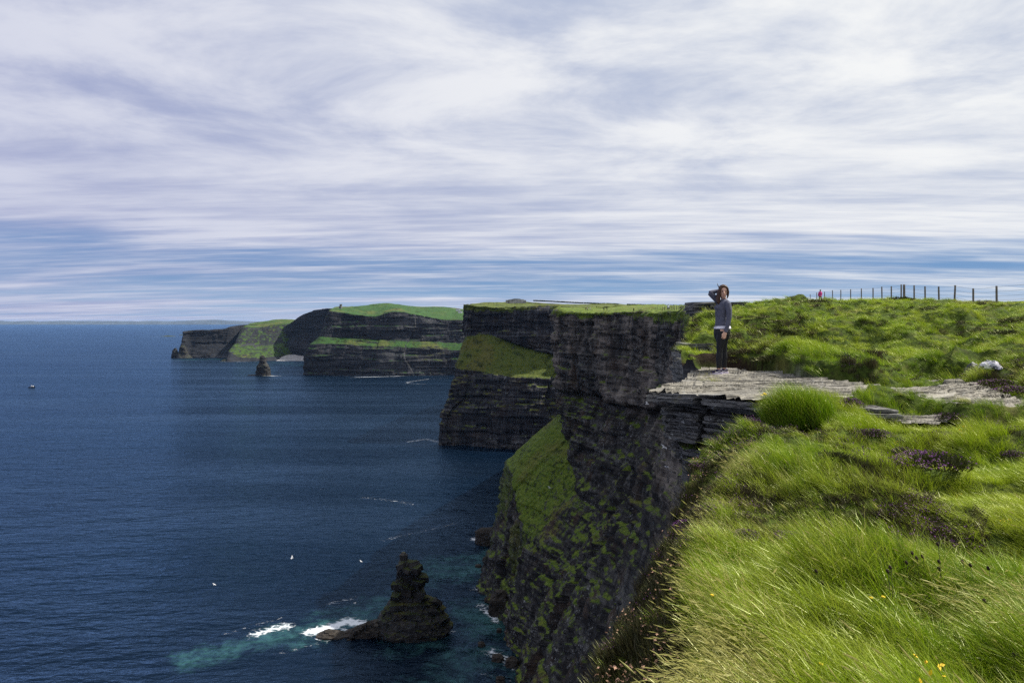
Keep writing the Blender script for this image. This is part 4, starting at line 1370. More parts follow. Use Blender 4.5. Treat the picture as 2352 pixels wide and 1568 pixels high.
# ------------------------------------------------------------------ plants one can tell apart
def bush_meshes(k, purple):
    r = np.random.default_rng(400 + k)
    V, F = [], []
    for i in range(900):
        a = r.uniform(0, 6.283); el = math.asin(r.uniform(0.0, 1.0)); rr = 0.78 + 0.22 * r.uniform()
        rr *= 1 + 0.22 * float(vnoise(math.cos(a) * 2.2 + k, math.sin(a) * 2.2, el * 2.5, 17))
        d = np.array((math.cos(a) * math.cos(el), math.sin(a) * math.cos(el), math.sin(el)))
        p = d * rr * np.array((1, 1, 0.62)) * r.uniform(0.55, 1.0)
        up = d * 0.6 + np.array((-0.25, 0, 0.7)) + r.normal(0, 0.3, 3); up /= np.linalg.norm(up)
        sd_ = np.cross(up, r.normal(size=3)); sd_ /= np.linalg.norm(sd_)
        o = len(V); l_ = r.uniform(0.14, 0.26); w_ = 0.018
        V += [p - sd_ * w_, p + sd_ * w_, p + up * l_ + sd_ * w_ * 0.4, p + up * l_ - sd_ * w_ * 0.4]
        F.append((o, o + 1, o + 2, o + 3))
    fm = mesh('heather_foliage', V, F); fm.materials.append(M_SPRIG)
    set_attr(fm, 'along', [0.6] * len(V)); set_attr(fm, 'straw', [0.0] * len(V)); set_attr(fm, 'shade', np.repeat(r.uniform(size=len(F)), 4))
    V, F = [], []
    for i in range(purple):
        a = r.uniform(0, 6.283); el = math.asin(r.uniform(0.25, 1.0))
        if k == 1 and math.cos(a) > 0.1 and r.uniform() < 0.85: continue
        d = np.array((math.cos(a) * math.cos(el), math.sin(a) * math.cos(el), math.sin(el)))
        p = d * np.array((1, 1, 0.62)) * r.uniform(0.96, 1.16) + np.array((-0.04, 0, 0.08))
        for q in range(2):
            d1 = r.normal(size=3); d1 /= np.linalg.norm(d1); d2 = np.cross(d1, r.normal(size=3)); d2 /= np.linalg.norm(d2)
            o = len(V); s_ = 0.034
            V += [p + d1 * s_, p + d2 * s_ * 0.7, p - d1 * s_, p - d2 * s_ * 0.7]
            F.append((o, o + 1, o + 2, o + 3))
    bm_ = None
    if V:
        bm_ = mesh('heather_blossom', V, F); bm_.materials.append(M_PURPLE)
    return fm, bm_


BUSH = [bush_meshes(0, 420), bush_meshes(1, 520), bush_meshes(2, 0), bush_meshes(3, 170)]


def bush(px, py, wpx, hk, kind, label, Yadd=0.0):
    p = hit(px, py)
    rad = wpx / 2 / 1568 * p[1]
    EXCL.append((p[0], p[1] + rad * 0.3, rad))
    e = empty('heather_bush', (p[0], p[1] + rad * 0.3, p[2] + (0.05 if py > 860 else 0.0)), random.uniform(-0.4, 0.4) if kind == 1 else random.uniform(0, 6.28))
    e.scale = (rad, rad * 0.8, rad * hk)
    tag(e, label, 'heather', 'heather bushes standing out of the turf')
    fm, bm_ = BUSH[kind]
    link('foliage', fm, None, e)
    if bm_ is not None:
        link('blossom', bm_, None, e)


bush(2165, 1098, 175, 0.62, 1, 'large heather bush in the lawn, purple on its left half and dark on its right')
bush(1958, 948, 70, 0.9, 0, 'purple-topped heather bush right beside the tall green tuft at the rock edge')
bush(2012, 962, 64, 0.8, 3, 'dark heather at the rock edge, next right of the purple-topped bush by the tuft')
bush(2010, 1020, 90, 0.6, 0, 'purple heather on the lawn below the rock edge, straight below the tall tuft')
bush(2085, 1058, 70, 0.6, 0, 'small purple heather up the lawn from the large half-purple bush')
bush(1930, 1075, 110, 0.55, 2, 'dark flowerless heather hollow in the middle of the lawn')
bush(2190, 975, 90, 0.5, 3, 'low heather along the rock edge near the right end of the lawn')
bush(2335, 1065, 60, 0.7, 0, 'purple heather cut by the right edge of the photo, on the lawn')
bush(1720, 1255, 75, 0.55, 0, 'purple heather in the pale dry grass near the left brink of the lawn')
bush(1830, 1265, 95, 0.5, 0, 'wide purple heather in the pale dry grass, middle of that flowering strip')
bush(1965, 1262, 70, 0.5, 3, 'sparse purple heather at the right end of the flowering strip in pale grass')
bush(1575, 1235, 70, 0.8, 0, 'purple heather leaning over the brink where the lawn narrows')
bush(2305, 898, 110, 0.42, 3, 'big brown heather bush on the bank below the crumpled jacket')
bush(2345, 915, 90, 0.5, 0, 'purple heather bush on the bank at the right edge, behind the bare rock')
bush(1800, 772, 85, 0.6, 2, 'black-brown heather clump on the grassy bank right of the woman')
bush(1748, 760, 60, 0.4, 2, 'smaller brown heather clump on the bank, between the woman and the black-brown clump')
bush(2075, 690, 80, 0.35, 2, 'dark heather on the skyline hump under the thick fence post')
bush(1775, 835, 90, 0.55, 2, 'dark heather over the bare soil bank right of the woman')
bush(2330, 770, 90, 0.4, 2, 'dark heather high on the bank at the right edge, below the last fence post')
bush(1880, 697, 90, 0.3, 2, 'brown heather ridge on the skyline below the walker in pink')


turf()


def grass_clump(px, py, wpx, hk, variants_, label, n=26, name='grass_clump', cat='grass clump', z=None, group=None, yshift=0.0, p=None, tint=0.7):
    """A clump one can point to: tufts joined into one mesh."""
    p = hit(px, py) if p is None else np.array(p)
    if z is not None: p[2] = z
    rad = wpx / 2 / 1568 * p[1]
    V, F, A, S, MI = [], [], [], [], []
    mats = []
    for k in range(n):
        src = variants[random.choice(variants_)].data
        a = random.uniform(0, 6.283); q = math.sqrt(random.uniform(0, 1))
        off = np.array((q * math.cos(a), q * math.sin(a) * 0.7, 0)) * rad * 0.85
        dome = math.sqrt(max(0, 1 - q * q))
        co = np.empty(len(src.vertices) * 3, np.float32); src.vertices.foreach_get('co', co); co = co.reshape(-1, 3)
        s_ = rad * hk * (0.6 + 0.6 * dome) / 0.2
        rz = random.uniform(-0.5, 0.5)
        M_ = np.array(((math.cos(rz), -math.sin(rz), 0), (math.sin(rz), math.cos(rz), 0), (0, 0, 1)))
        co = (co * np.array((max(0.6, s_ * 0.8), max(0.6, s_ * 0.8), s_))) @ M_.T + off + np.array((0, 0, (0.25 if n < 100 else 0.8) * rad * hk * dome))
        o = len(V)
        V += list(co); F += [tuple(i + o for i in pl.vertices) for pl in src.polygons]
        for m in src.materials:
            if m not in mats: mats.append(m)
        MI += [mats.index(src.materials[pl.material_index]) for pl in src.polygons]
        b = np.empty(len(src.vertices), np.float32); src.attributes['along'].data.foreach_get('value', b); A += list(b)
        src.attributes['straw'].data.foreach_get('value', b); S += list(b)
    me = mesh(name, V, F)
    for m in mats: me.materials.append(m)
    me.polygons.foreach_set('material_index', MI)
    set_attr(me, 'along', A); set_attr(me, 'straw', S); set_attr(me, 'shade', shades(len(V), F))
    o = link(name, me, None, None, tuple(p))
    tag(o, label, cat, group)
    return o


G_LEDGE = 'clumps of grass and moss growing on the bare ledge'
grass_clump(1838, 985, 190, 0.62, [0, 1, 2, 3, 4], 'tall rounded tuft of lush green grass at the rock edge by the yellow flower', 190, name='grass_tussock')
grass_clump(1642, 905, 62, 0.75, [5, 6, 11], 'yellow-green mossy clump on the ledge just below the woman\'s feet', 22, group=G_LEDGE)
grass_clump(1625, 884, 36, 0.5, [11, 12], 'small bright green patch on the ledge, above the yellow-green clump', 9, group=G_LEDGE)
grass_clump(1668, 886, 44, 0.5, [11, 12, 0], 'small green patch on the ledge, right of the yellow-green clump', 9, group=G_LEDGE)
grass_clump(1712, 868, 40, 0.4, [11, 12, 0], 'short green patch right of the woman\'s shoes', 8, group=G_LEDGE)
grass_clump(1870, 869, 56, 0.5, [0, 11, 2], 'low dark green cushion on the ledge left of the wide turf patch', 24, group=G_LEDGE)
grass_clump(1898, 893, 80, 0.22, [11, 12], 'flat moss strip on bare rock above the tall tuft', 30, group=G_LEDGE)
grass_clump(2060, 908, 70, 0.25, [11, 12, 5], 'flat pale moss strip on bare rock above the purple heather', 12, group=G_LEDGE)
grass_clump(2215, 925, 50, 0.4, [5, 11], 'small dull green clump alone on the bare rock at the right', 10, group=G_LEDGE)
grass_clump(2275, 925, 60, 0.4, [5, 11], 'last dull green clump on the bare rock towards the right edge', 10, group=G_LEDGE)
grass_clump(1606, 1015, 70, 0.9, [13, 14, 12], 'dark brown-green cushion plant hanging in the cleft under the ledge', 26, p=(2.60, 9.75, -1.80))


# ------------------------------------------------------------------ flower and seed stalks
def stalk(px, py, hpx, head, label, group, cat, name, hr=0.010, hl=0.022, Yk=None):
    """A stem from the turf to a head seen at (px, py)."""
    p = hit(px + 8, py + hpx * 1.9)
    top = P(px, py, p[1])
    e = empty(name, tuple(p))
    tag(e, label, cat, group)
    d = top - p
    n = 6
    V, F = [], []
    for k in range(n + 1):
        t_ = k / n
        c = d * np.array((t_ ** 1.4, t_, t_))
        for q in range(3):
            a = q * 2.094
            V.append(c + 0.0022 * (1 - 0.3 * t_) * np.array((math.cos(a), math.sin(a), 0)))
    F = [(k * 3 + q, k * 3 + (q + 1) % 3, (k + 1) * 3 + (q + 1) % 3, (k + 1) * 3 + q) for k in range(n) for q in range(3)]
    link('stem', mesh('stem', V, F), M_STEM, e)
    V, F = [], []
    m = 7
    for k in range(m):
        t_ = k / (m - 1)
        rr = hr * (math.sin(math.pi * (0.12 + 0.8 * t_)) ** 0.7) * (1 + 0.18 * (k % 2))
        for q in range(8):
            a = q * math.pi / 4
            V.append((d[0] + rr * math.cos(a) - t_ * 0.006, d[1] + rr * math.sin(a), d[2] - hl * 0.4 + hl * t_))
    F = [(k * 8 + q, k * 8 + (q + 1) % 8, (k + 1) * 8 + (q + 1) % 8, (k + 1) * 8 + q) for k in range(m - 1) for q in range(8)]
    F += [tuple(range(8))[::-1], tuple(range((m - 1) * 8, m * 8))]
    link('flower_head', mesh('flower_head', V, F), head, e)


SH = 'dark dried seed heads standing above the foreground grass'
heads = [(2046, 1303, 70, 'dark seed head on a bare stem that leans right, left of the seed head cluster'), (2040, 1312, 62, 'lower of two dark seed heads sharing the leaning bare stem'),
         (2083, 1292, 40, 'dark seed head just right of the leaning bare stem'), (2096, 1270, 45, 'highest left seed head of the loose cluster'),
         (2106, 1281, 45, 'seed head between the two highest of the cluster'), (2120, 1278, 45, 'dark seed head at the right of the loose cluster'),
         (2155, 1250, 60, 'small dark seed head on a tall stem right of the cluster'), (2158, 1290, 50, 'seed head halfway up the tall stem right of the cluster'),
         (2158, 1306, 40, 'lowest seed head beside the tall stem right of the cluster'), (2212, 1290, 40, 'left one of two dark seed heads side by side at the right'),
         (2230, 1298, 40, 'right one of two dark seed heads side by side at the right'), (2271, 1305, 40, 'lone dark seed head right of the side by side pair'),
         (1876, 1312, 40, 'lone dark seed head left of the middle of the grass'), (1890, 1338, 40, 'dark seed head below the lone one left of the middle'),
         (2262, 1380, 45, 'dark seed head on the grass slope at the right, above the bottom corner'), (2352 - 22, 1505, 50, 'dark seed head near the bottom right corner'),
         (2102, 1548, 40, 'purplish dark seed head near the bottom edge')]
for (a, b, c, l) in heads:
    stalk(a, b, c, M_BROWN_HEAD, l, SH, 'seed head', 'seed_head', hr=0.0075, hl=0.021)
YF = 'yellow flowers in the grass'
for (a, b, c, l) in ((1757, 905, 22, 'bright yellow flower beside the tall green tuft at the rock edge'), (1750, 909, 20, 'yellow flower touching the bright one by the tall green tuft'),
                     (1888, 1524, 40, 'orange-yellow flower low in the grass near the bottom edge'), (1637, 1366, 40, 'yellow flower on the dark slope over the brink'),
                     (2002, 1372, 35, 'yellow flower at the left of the dark grass hump in front'), (2030, 1370, 35, 'yellow flower on top of the dark grass hump in front')):
    stalk(a, b, c, M_YELLOW, l, YF, 'flower', 'yellow_flower', hr=0.009 if c > 30 else 0.028, hl=0.009 if c > 30 else 0.028)


# ------------------------------------------------------------------ sea stacks, reefs and boulders
def rings_mesh(name, rings, depth, amp, seed, n=44, sub=7, cell=2.0):
    """rings: (z, x left, x right, y centre) from the top down."""
    rg = np.array(rings, float)
    t = np.linspace(0, len(rg) - 1, (len(rg) - 1) * sub + 1)
    rg = np.stack([np.interp(t, np.arange(len(rg)), rg[:, k]) for k in range(4)], -1)
    a = np.linspace(0, 2 * math.pi, n, endpoint=False)
    cx = (rg[:, 1] + rg[:, 2]) / 2; hw = (rg[:, 2] - rg[:, 1]) / 2
    ca, sa = np.cos(a), np.sin(a)
    X = cx[:, None] + hw[:, None] * np.sign(ca) * np.abs(ca) ** 0.75
    Y = rg[:, 3][:, None] + hw[:, None] * depth * np.sign(sa) * np.abs(sa) ** 0.75
    Z = rg[:, 0][:, None] + 0 * X
    k = np.floor((Z + 0.3 * X) / (cell * 0.8))
    d = 0.6 * fbm(X / (cell * 2.2), Y / (cell * 2.2), Z / (cell * 2.2), 4, seed)
    d += 0.5 * (_hash(np.floor(X / cell * 1.1).astype(np.int64), k.astype(np.int64), np.floor(Y / cell).astype(np.int64), seed) - 0.5)
    d += 0.35 * (_hash(np.floor((X + Z) / (cell * 2.3)).astype(np.int64), np.floor(k / 3).astype(np.int64), np.floor(Y / cell / 2).astype(np.int64), seed + 1) - 0.5)
    d = d * amp * np.clip(hw / (hw.max() * 0.25), 0.3, 1)[:, None]
    V = np.stack([X + ca * d, Y + sa * d, Z], -1).reshape(-1, 3)
    nr = len(rg)
    F = [(r_ * n + q, r_ * n + (q + 1) % n, (r_ + 1) * n + (q + 1) % n, (r_ + 1) * n + q) for r_ in range(nr - 1) for q in range(n)]
    F = [f[::-1] for f in F]
    V = np.concatenate([V, [[cx[0], rg[0, 3], rg[0, 0] + 0.15 * cell]]])
    F += [(nr * n, q, (q + 1) % n) for q in range(n)]
    me = mesh(name, V, F)
    set_attr(me, 'grass', np.zeros(len(V))); set_attr(me, 'moss', np.zeros(len(V)))
    return me


def with_blocks(me, Y, spots, seed):
    """Broken slabs that stick out of the flanks of a stack: (px, py, size in metres, tilt)."""
    r = np.random.default_rng(seed)
    nv = len(me.vertices)
    co = np.empty(nv * 3, np.float32); me.vertices.foreach_get('co', co)
    V = list(co.reshape(-1, 3)); F = [tuple(p.vertices) for p in me.polygons]
    for (px, py, sz, tilt) in spots:
        for k in range(5):
            c = P(px + r.normal(0, 7), py + r.normal(0, 5), Y) + T(0, -r.uniform(0.5, 5.5), 0)
            hx, hy, hz_ = sz * r.uniform(0.5, 1.1), sz * r.uniform(0.5, 1.0), sz * r.uniform(0.25, 0.6)
            m_ = Euler((r.normal(0, 0.2), tilt + r.normal(0, 0.15), r.uniform(-0.8, 0.8))).to_matrix()
            o = len(V)
            for z_ in (-1, 1):
                for (x_, y_) in ((-1, -1), (1, -1), (1, 1), (-1, 1)):
                    j_ = r.uniform(0.7, 1.1, 3)
                    V.append(np.array(m_ @ Vector((x_ * hx * j_[0], y_ * hy * j_[1], z_ * hz_ * j_[2]))) + c)
            F += [tuple(o + i for i in f) for f in ((0, 3, 2, 1), (4, 5, 6, 7), (0, 1, 5, 4), (1, 2, 6, 5), (2, 3, 7, 6), (3, 0, 4, 7))]
    m2 = mesh(me.name, V, F)
    set_attr(m2, 'grass', np.zeros(len(V))); set_attr(m2, 'moss', np.zeros(len(V)))
    return m2


def stack(name, Y, outline, depth, amp, seed, label, cat, mat, cell, group=None, blocks=None, **kw):
    """outline: (py, px left, px right) seen at depth Y."""
    rings = []
    for (py, l, r_) in outline:
        rings.append((float(P(0, py, Y)[2]), float(P(l, 0, Y)[0]), float(P(r_, 0, Y)[0]), Y))
    rings.append((-H - 4, rings[-1][1] - 0.5, rings[-1][2] + 0.5, Y))
    me = rings_mesh(name, rings, depth, amp, seed, cell=cell, **kw)
    if blocks:
        me = with_blocks(me, Y, blocks, seed)
    o = link(name, me, mat)
    tag(o, label, cat, group)
    return o


stack('sea_stack', 331, [(1268, 923, 931), (1274, 919, 935), (1285, 919, 936), (1290, 918, 961), (1304, 918, 968), (1330, 912, 968), (1346, 909, 968), (1357, 906, 975), (1372, 902, 982),
                         (1376, 901, 998), (1388, 897, 1002), (1392, 886, 1004), (1406, 882, 1008), (1412, 876, 1018), (1428, 872, 1023), (1434, 869, 1029), (1450, 874, 1029)], 0.72, 2.8, 71,
      'tall black pointed sea stack with a knob on top, nearest the cliff', 'sea stack', M_STACK, 2.6, n=120, sub=7,
      blocks=[(948, 1300, 3.0, 0.1), (930, 1296, 2.4, -0.2), (958, 1325, 3.2, 0.15), (925, 1335, 3.0, 0.0), (945, 1350, 3.4, 0.1), (915, 1362, 2.8, -0.1), (965, 1358, 3.0, 0.3), (985, 1380, 3.4, 0.45), (1000, 1392, 3.0, 0.5),
              (960, 1390, 3.6, 0.3), (925, 1392, 3.2, 0.0), (900, 1400, 2.8, -0.3), (1012, 1412, 3.0, 0.5), (985, 1415, 3.6, 0.4), (950, 1420, 3.6, 0.2), (915, 1422, 3.4, -0.1), (884, 1418, 2.4, -0.3), (1020, 1432, 2.6, 0.5),
              (990, 1440, 3.0, 0.4), (895, 1440, 3.0, -0.1)])
stack('reef', 327, [(1424, 850, 872), (1433, 832, 882), (1443, 808, 886), (1451, 792, 888)], 0.42, 1.6, 73, 'low dark reef running left from the foot of the near black stack, awash with surf', 'reef', M_REEF, 1.2, n=70,
      blocks=[(862, 1432, 1.8, 0.2), (845, 1438, 1.6, -0.1), (828, 1443, 1.4, 0.1), (812, 1449, 1.2, 0.0), (870, 1444, 2.0, 0.1)])
stack('reef', 326, [(1446, 746, 766), (1451, 738, 784), (1456, 728, 798)], 0.6, 1.2, 74, 'outer end of the low reef, the dark rock farthest left of the near stack', 'reef', M_REEF, 1.0)
stack('sea_stack', 1890, [(816, 599, 606), (822, 597, 611), (834, 595, 613), (838, 592, 616), (842, 591, 619), (850, 590, 620), (862, 589, 621)], 0.9, 5.0, 75,
      'dark square sea stack standing alone in open water before the far headlands', 'sea stack', M_STACK, 7.0)
stack('reef', 1885, [(860.4, 572, 590), (862, 568, 627)], 0.25, 2.0, 76, 'thin flat rock shelf round the foot of the lone far stack', 'reef', M_REEF, 4.0)
stack('sea_stack', 2790, [(799.5, 401.5, 404.5), (804, 397.5, 407), (812, 396, 409), (821.5, 394, 411)], 0.9, 5.0, 77, 'small pointed sea stack off the tip of the farthest headland', 'sea stack', M_STACK, 7.0)
stack('sea_stack', 2795, [(794, 417, 423), (800, 413, 428), (808, 411, 430), (815, 409, 432), (821.5, 408, 440)], 0.9, 6.0, 78, 'rounded black rock buttress leaning on the tip of the farthest headland', 'sea stack', M_STACK, 8.0)
stack('sea_rock', 2560, [(825.5, 512, 520), (830, 506, 526)], 0.8, 3.0, 79, 'small black rock in the surf off the green sloping headland', 'rock', M_STACK, 6.0)
stack('skerry', 6700, [(771, 380, 392), (772.6, 366, 404)], 0.5, 8.0, 80, 'long flat dark skerry far out at sea left of the headlands', 'skerry', M_STACK, 20.0)
stack('skerry', 7400, [(768.4, 412, 422), (769.4, 410, 428)], 0.5, 6.0, 81, 'small flat skerry partly hidden by the farthest headland', 'skerry', M_STACK, 20.0)
stack('reef', 462, [(1213, 1104, 1150), (1220, 1092, 1175), (1228, 1090, 1180), (1233, 1092, 1182)], 0.45, 1.6, 82, 'brown flat-topped reef with surf on its near side, against the foot of the green spur', 'reef', M_REEF, 1.6, n=70)
BG = 'dark boulders in the shallow water at the cliff foot'
for (px, py, w_, h_, l) in ((1115, 1283, 13, 9, 'black boulder in the turquoise shallows, upper of two side by side'), (1099, 1298, 14, 6, 'flat boulder with a foam collar, lower left of the black one'),
                            (1170, 1283, 8, 7, 'small boulder touching the cliff below the brown reef'), (1147, 1446, 14, 9, 'small brown boulder in the calm water right of the near stack'),
                            (1106, 1478, 17, 10, 'dark boulder alone in the shaded water right of the near stack'), (1143, 1508, 30, 14, 'wide boulder with white foam on top at the cliff foot'),
                            (1176, 1518, 32, 20, 'largest dark boulder, half against the cliff at the bottom'), (1150, 1558, 22, 12, 'dark boulder at the bottom edge of the photo by the cliff foot'),
                            (1148, 1382, 50, 52, 'big blocky fallen rock with a green cap at the cliff foot'), (1120, 1376, 15, 10, 'small grey rock in the foam left of the big fallen block')):
    Yb = H * 1568 / (py + h_ / 2 - 737.5)
    stack('boulder', Yb, [(py - h_ / 2, px - w_ * 0.22, px + w_ * 0.2), (py - h_ * 0.2, px - w_ * 0.45, px + w_ * 0.42), (py + h_ / 2, px - w_ / 2, px + w_ / 2)], 0.8, 0.5 + 0.02 * w_, int(px), l, 'boulder', M_REEF, 1.0, BG, n=20, sub=4)

# shingle beach under the green headland
V = [P(632, 828.4, 2585) * T(1, 1, 0) + T(0, 0, -H - 1), P(706, 829, 2570) * T(1, 1, 0) + T(0, 0, -H - 1), P(706, 823, 2740) * T(1, 1, 0) + T(0, 0, -H + 16), P(650, 823, 2740) * T(1, 1, 0) + T(0, 0, -H + 16)]
b_ = link('beach', mesh('beach', V, [(0, 1, 2, 3)]), M_PEBBLE); b_['kind'] = 'structure'

# ------------------------------------------------------------------ far coast on the horizon
xs = np.linspace(-26500, -8200, 240)
Yh = 30500
top = 135 + 75 * fbm(xs / 2600, 0 * xs, 0, 4, 5) + 25 * fbm(xs / 700, 0 * xs, 1, 3, 6)
top *= sstep(xs, -30000, -24000) * (1 - 0.45 * sstep(xs, -15000, -9000)) * (1 - 0.85 * sstep(xs, -10500, -8300))
rows = []
for f, dyy in ((0.0, -700), (0.55, -350), (0.92, -90), (1.0, 0), (0.8, 500), (0.0, 1500)):
    rows.append(np.stack([xs, np.full_like(xs, Yh + dyy), -H - 3 + (top + 55) * f], -1))
me = mesh('hills', np.stack(rows).reshape(-1, 3), grid_faces(6, len(xs)), True)
set_attr(me, 'grass', np.ones(6 * len(xs))); set_attr(me, 'moss', np.zeros(6 * len(xs)))
o = link('hills', me, M_HAZED_LAND); o['kind'] = 'structure'


# ------------------------------------------------------------------ small solid builders
def box_mesh(name, boxes):
    V, F = [], []
    for (x0, x1, y0, y1, z0, z1) in boxes:
        o = len(V)
        V += [(x0, y0, z0), (x1, y0, z0), (x1, y1, z0), (x0, y1, z0), (x0, y0, z1), (x1, y0, z1), (x1, y1, z1), (x0, y1, z1)]
        F += [tuple(o + i for i in f) for f in ((0, 3, 2, 1), (4, 5, 6, 7), (0, 1, 5, 4), (1, 2, 6, 5), (2, 3, 7, 6), (3, 0, 4, 7))]
    return mesh(name, V, F)


def tube(path, rad, n=10, cap=True, side=(1, 0, 0)):
    """path: points; rad: (a, b) half widths across side and across the other axis."""
    path = [np.array(p, float) for p in path]
    V, F = [], []
    m = len(path)
    for k, c in enumerate(path):
        tg = path[min(k + 1, m - 1)] - path[max(k - 1, 0)]
        tg /= np.linalg.norm(tg) + 1e-9
        s_ = np.array(side, float); s_ = s_ - tg * (s_ @ tg); s_ /= np.linalg.norm(s_) + 1e-9
        o_ = np.cross(tg, s_)
        ra, rb = rad[k] if isinstance(rad[k], (tuple, list)) else (rad[k], rad[k])
        for q in range(n):
            a = q * 2 * math.pi / n
            V.append(c + s_ * ra * math.cos(a) + o_ * rb * math.sin(a))
    F = [(k * n + q, k * n + (q + 1) % n, (k + 1) * n + (q + 1) % n, (k + 1) * n + q) for k in range(m - 1) for q in range(n)]
    if cap:
        F += [tuple(range(n))[::-1], tuple(range((m - 1) * n, m * n))]
    return V, F


def join(parts):
    V, F = [], []
    for v, f in parts:
        o = len(V)
        V += list(v); F += [tuple(i + o for i in q) for q in f]
    return V, F


# ------------------------------------------------------------------ fence along the skyline
def post_mesh(h, r_, seed):
    r = random.Random(seed)
    lean = (r.uniform(-0.03, 0.03), r.uniform(-0.03, 0.03))
    v, f = tube([(0, 0, -0.5), (lean[0] * 0.4, 0, 0.2), (lean[0] * 0.8, lean[1], h * 0.75), (lean[0], lean[1], h - 0.015), (lean[0], lean[1], h)], [r_ * 1.02, r_, r_ * 0.97, r_ * 0.95, r_ * 0.8], 10)
    return mesh('post', v, f, True)


fence = empty('fence', tuple(P(2100, 684, 60)))
tag(fence, 'post and wire fence on the skyline of the grassy bank, round wooden posts', 'fence')
fx = [70, 135, 207, 285, 364, 458, 560, 672, 759, 847, 941, 970, 1066, 1172, 1304, 1452, 1632, 1856, 2160, 2560]
ft = [228, 212, 204, 190, 186, 180, 173, 168, 156, 152, 135, 135, 143, 153, 154, 142, 172, 148, 120, 100]
FY = [125, 116, 108, 100, 93, 86, 79.5, 73, 69, 65.5, 62.5, 61.5, 58.5, 55.5, 52.3, 49.4, 46.4, 43.0, 39.5, 36]
tops = []
for k in range(len(fx)):
    px = (1960 + fx[k] / 3.92) * 0.9408; pyt = (660 + ft[k] / 3.92) * 0.9408
    Yp = FY[k]
    tp = P(px, pyt, Yp)
    gz = float(ground(np.array([tp[0]]), np.array([tp[1]]))[0])
    hgt = max(0.9, min(1.9, tp[2] - gz))
    o = link('post', post_mesh(hgt, 0.10 if k == 11 else 0.062, k), M_WOOD, fence)
    o.location = Vector((tp[0], tp[1], tp[2] - hgt)) - fence.location
    if k == 11: o['label'] = 'thick straining post'
    tops.append(np.array((tp[0], tp[1], tp[2])))
for lv in (0.06, 0.36, 0.64, 0.9):
    pp = []
    for k in range(len(tops)):
        pp.append(tops[k] - T(0, 0.07, lv))
        if k + 1 < len(tops):
            pp.append((tops[k] + tops[k + 1]) / 2 - T(0, 0.07, lv + 0.02))
    v, f = tube(pp, [0.007] * len(pp), 5, side=(0, 0, 1))
    o = link('wire', mesh('wire', v, f), M_WIRE, fence)
    o.location = -fence.location


def far_z(px, py, Y):
    return P(px, py, Y)


# low fence along the path on the next headland
fence2 = empty('fence', tuple(P(1520, 711, 260)))
tag(fence2, 'thin line of low fence posts along the clifftop path on the next headland', 'fence')
pm = post_mesh(1.15, 0.10, 99)
for k in range(24):
    f = k / 23
    Yp = 1 / ((1 - f) / 392 + f / 158)
    px = 1488 + (1602 - 1488) * f
    px = 1478 + 125 * f
    p = P(px, 711.5 + 0.8 * math.sin(k * 1.3) - 1.0 * f, Yp)
    o = link('post', pm, M_WOOD, fence2)
    o.location = Vector(tuple(p)) - fence2.location

# hedges and the mound on the far skyline
def hedge(pts, h, seed, label):
    V, F = [], []
    r = np.random.default_rng(seed)
    for (a, b) in zip(pts[:-1], pts[1:]):
        n_ = max(2, int(np.linalg.norm(b - a) / 1.0))
        for k in range(n_):
            c = a + (b - a) * (k + r.uniform()) / n_
            hh = h * r.uniform(0.6, 1.15); w_ = h * r.uniform(0.7, 1.2)
            o = len(V)
            q = 7
            for lv, (zz_, sc_) in enumerate(((-1.0, 1.0), (hh * 0.5, 1.05), (hh * 0.85, 0.75), (hh, 0.3))):
                for j in range(q):
                    an = j * 2 * math.pi / q + r.uniform(-0.2, 0.2)
                    V.append((c[0] + w_ * sc_ * math.cos(an) * r.uniform(0.8, 1.2), c[1] + w_ * sc_ * math.sin(an), c[2] + zz_ * r.uniform(0.9, 1.1)))
            F += [(o + lv * q + j, o + lv * q + (j + 1) % q, o + (lv + 1) * q + (j + 1) % q, o + (lv + 1) * q + j) for lv in range(3) for j in range(q)]
            F.append(tuple(o + 3 * q + j for j in range(q)))
    ob = link('hedge', mesh('hedge', V, F), M_HEDGE)
    tag(ob, label, 'hedge')


hedge([P(1440, 699.5, 880), P(1520, 701.5, 870), P(1600, 702.5, 860), P(1700, 704, 850)], 1.1, 5, 'thin dark hedge closing the straw-coloured field behind the white-jacketed walker')
hedge([P(1225, 690, 1010), P(1262, 691.6, 1020), P(1330, 695.2, 1020), P(1420, 698.5, 1000)], 0.9, 6, 'dark hedge along the skyline right of the grey stone mound')


# ------------------------------------------------------------------ watch tower, cottages, stone mound
def ring_wall(r0, r1, z0, z1, n=20):
    V = [(r * math.cos(q * 2 * math.pi / n), r * math.sin(q * 2 * math.pi / n), z) for (r, z) in ((r0, z0), (r1, z1)) for q in range(n)]
    F = [(q, (q + 1) % n, n + (q + 1) % n, n + q) for q in range(n)] + [tuple(range(n, 2 * n))]
    return V, F


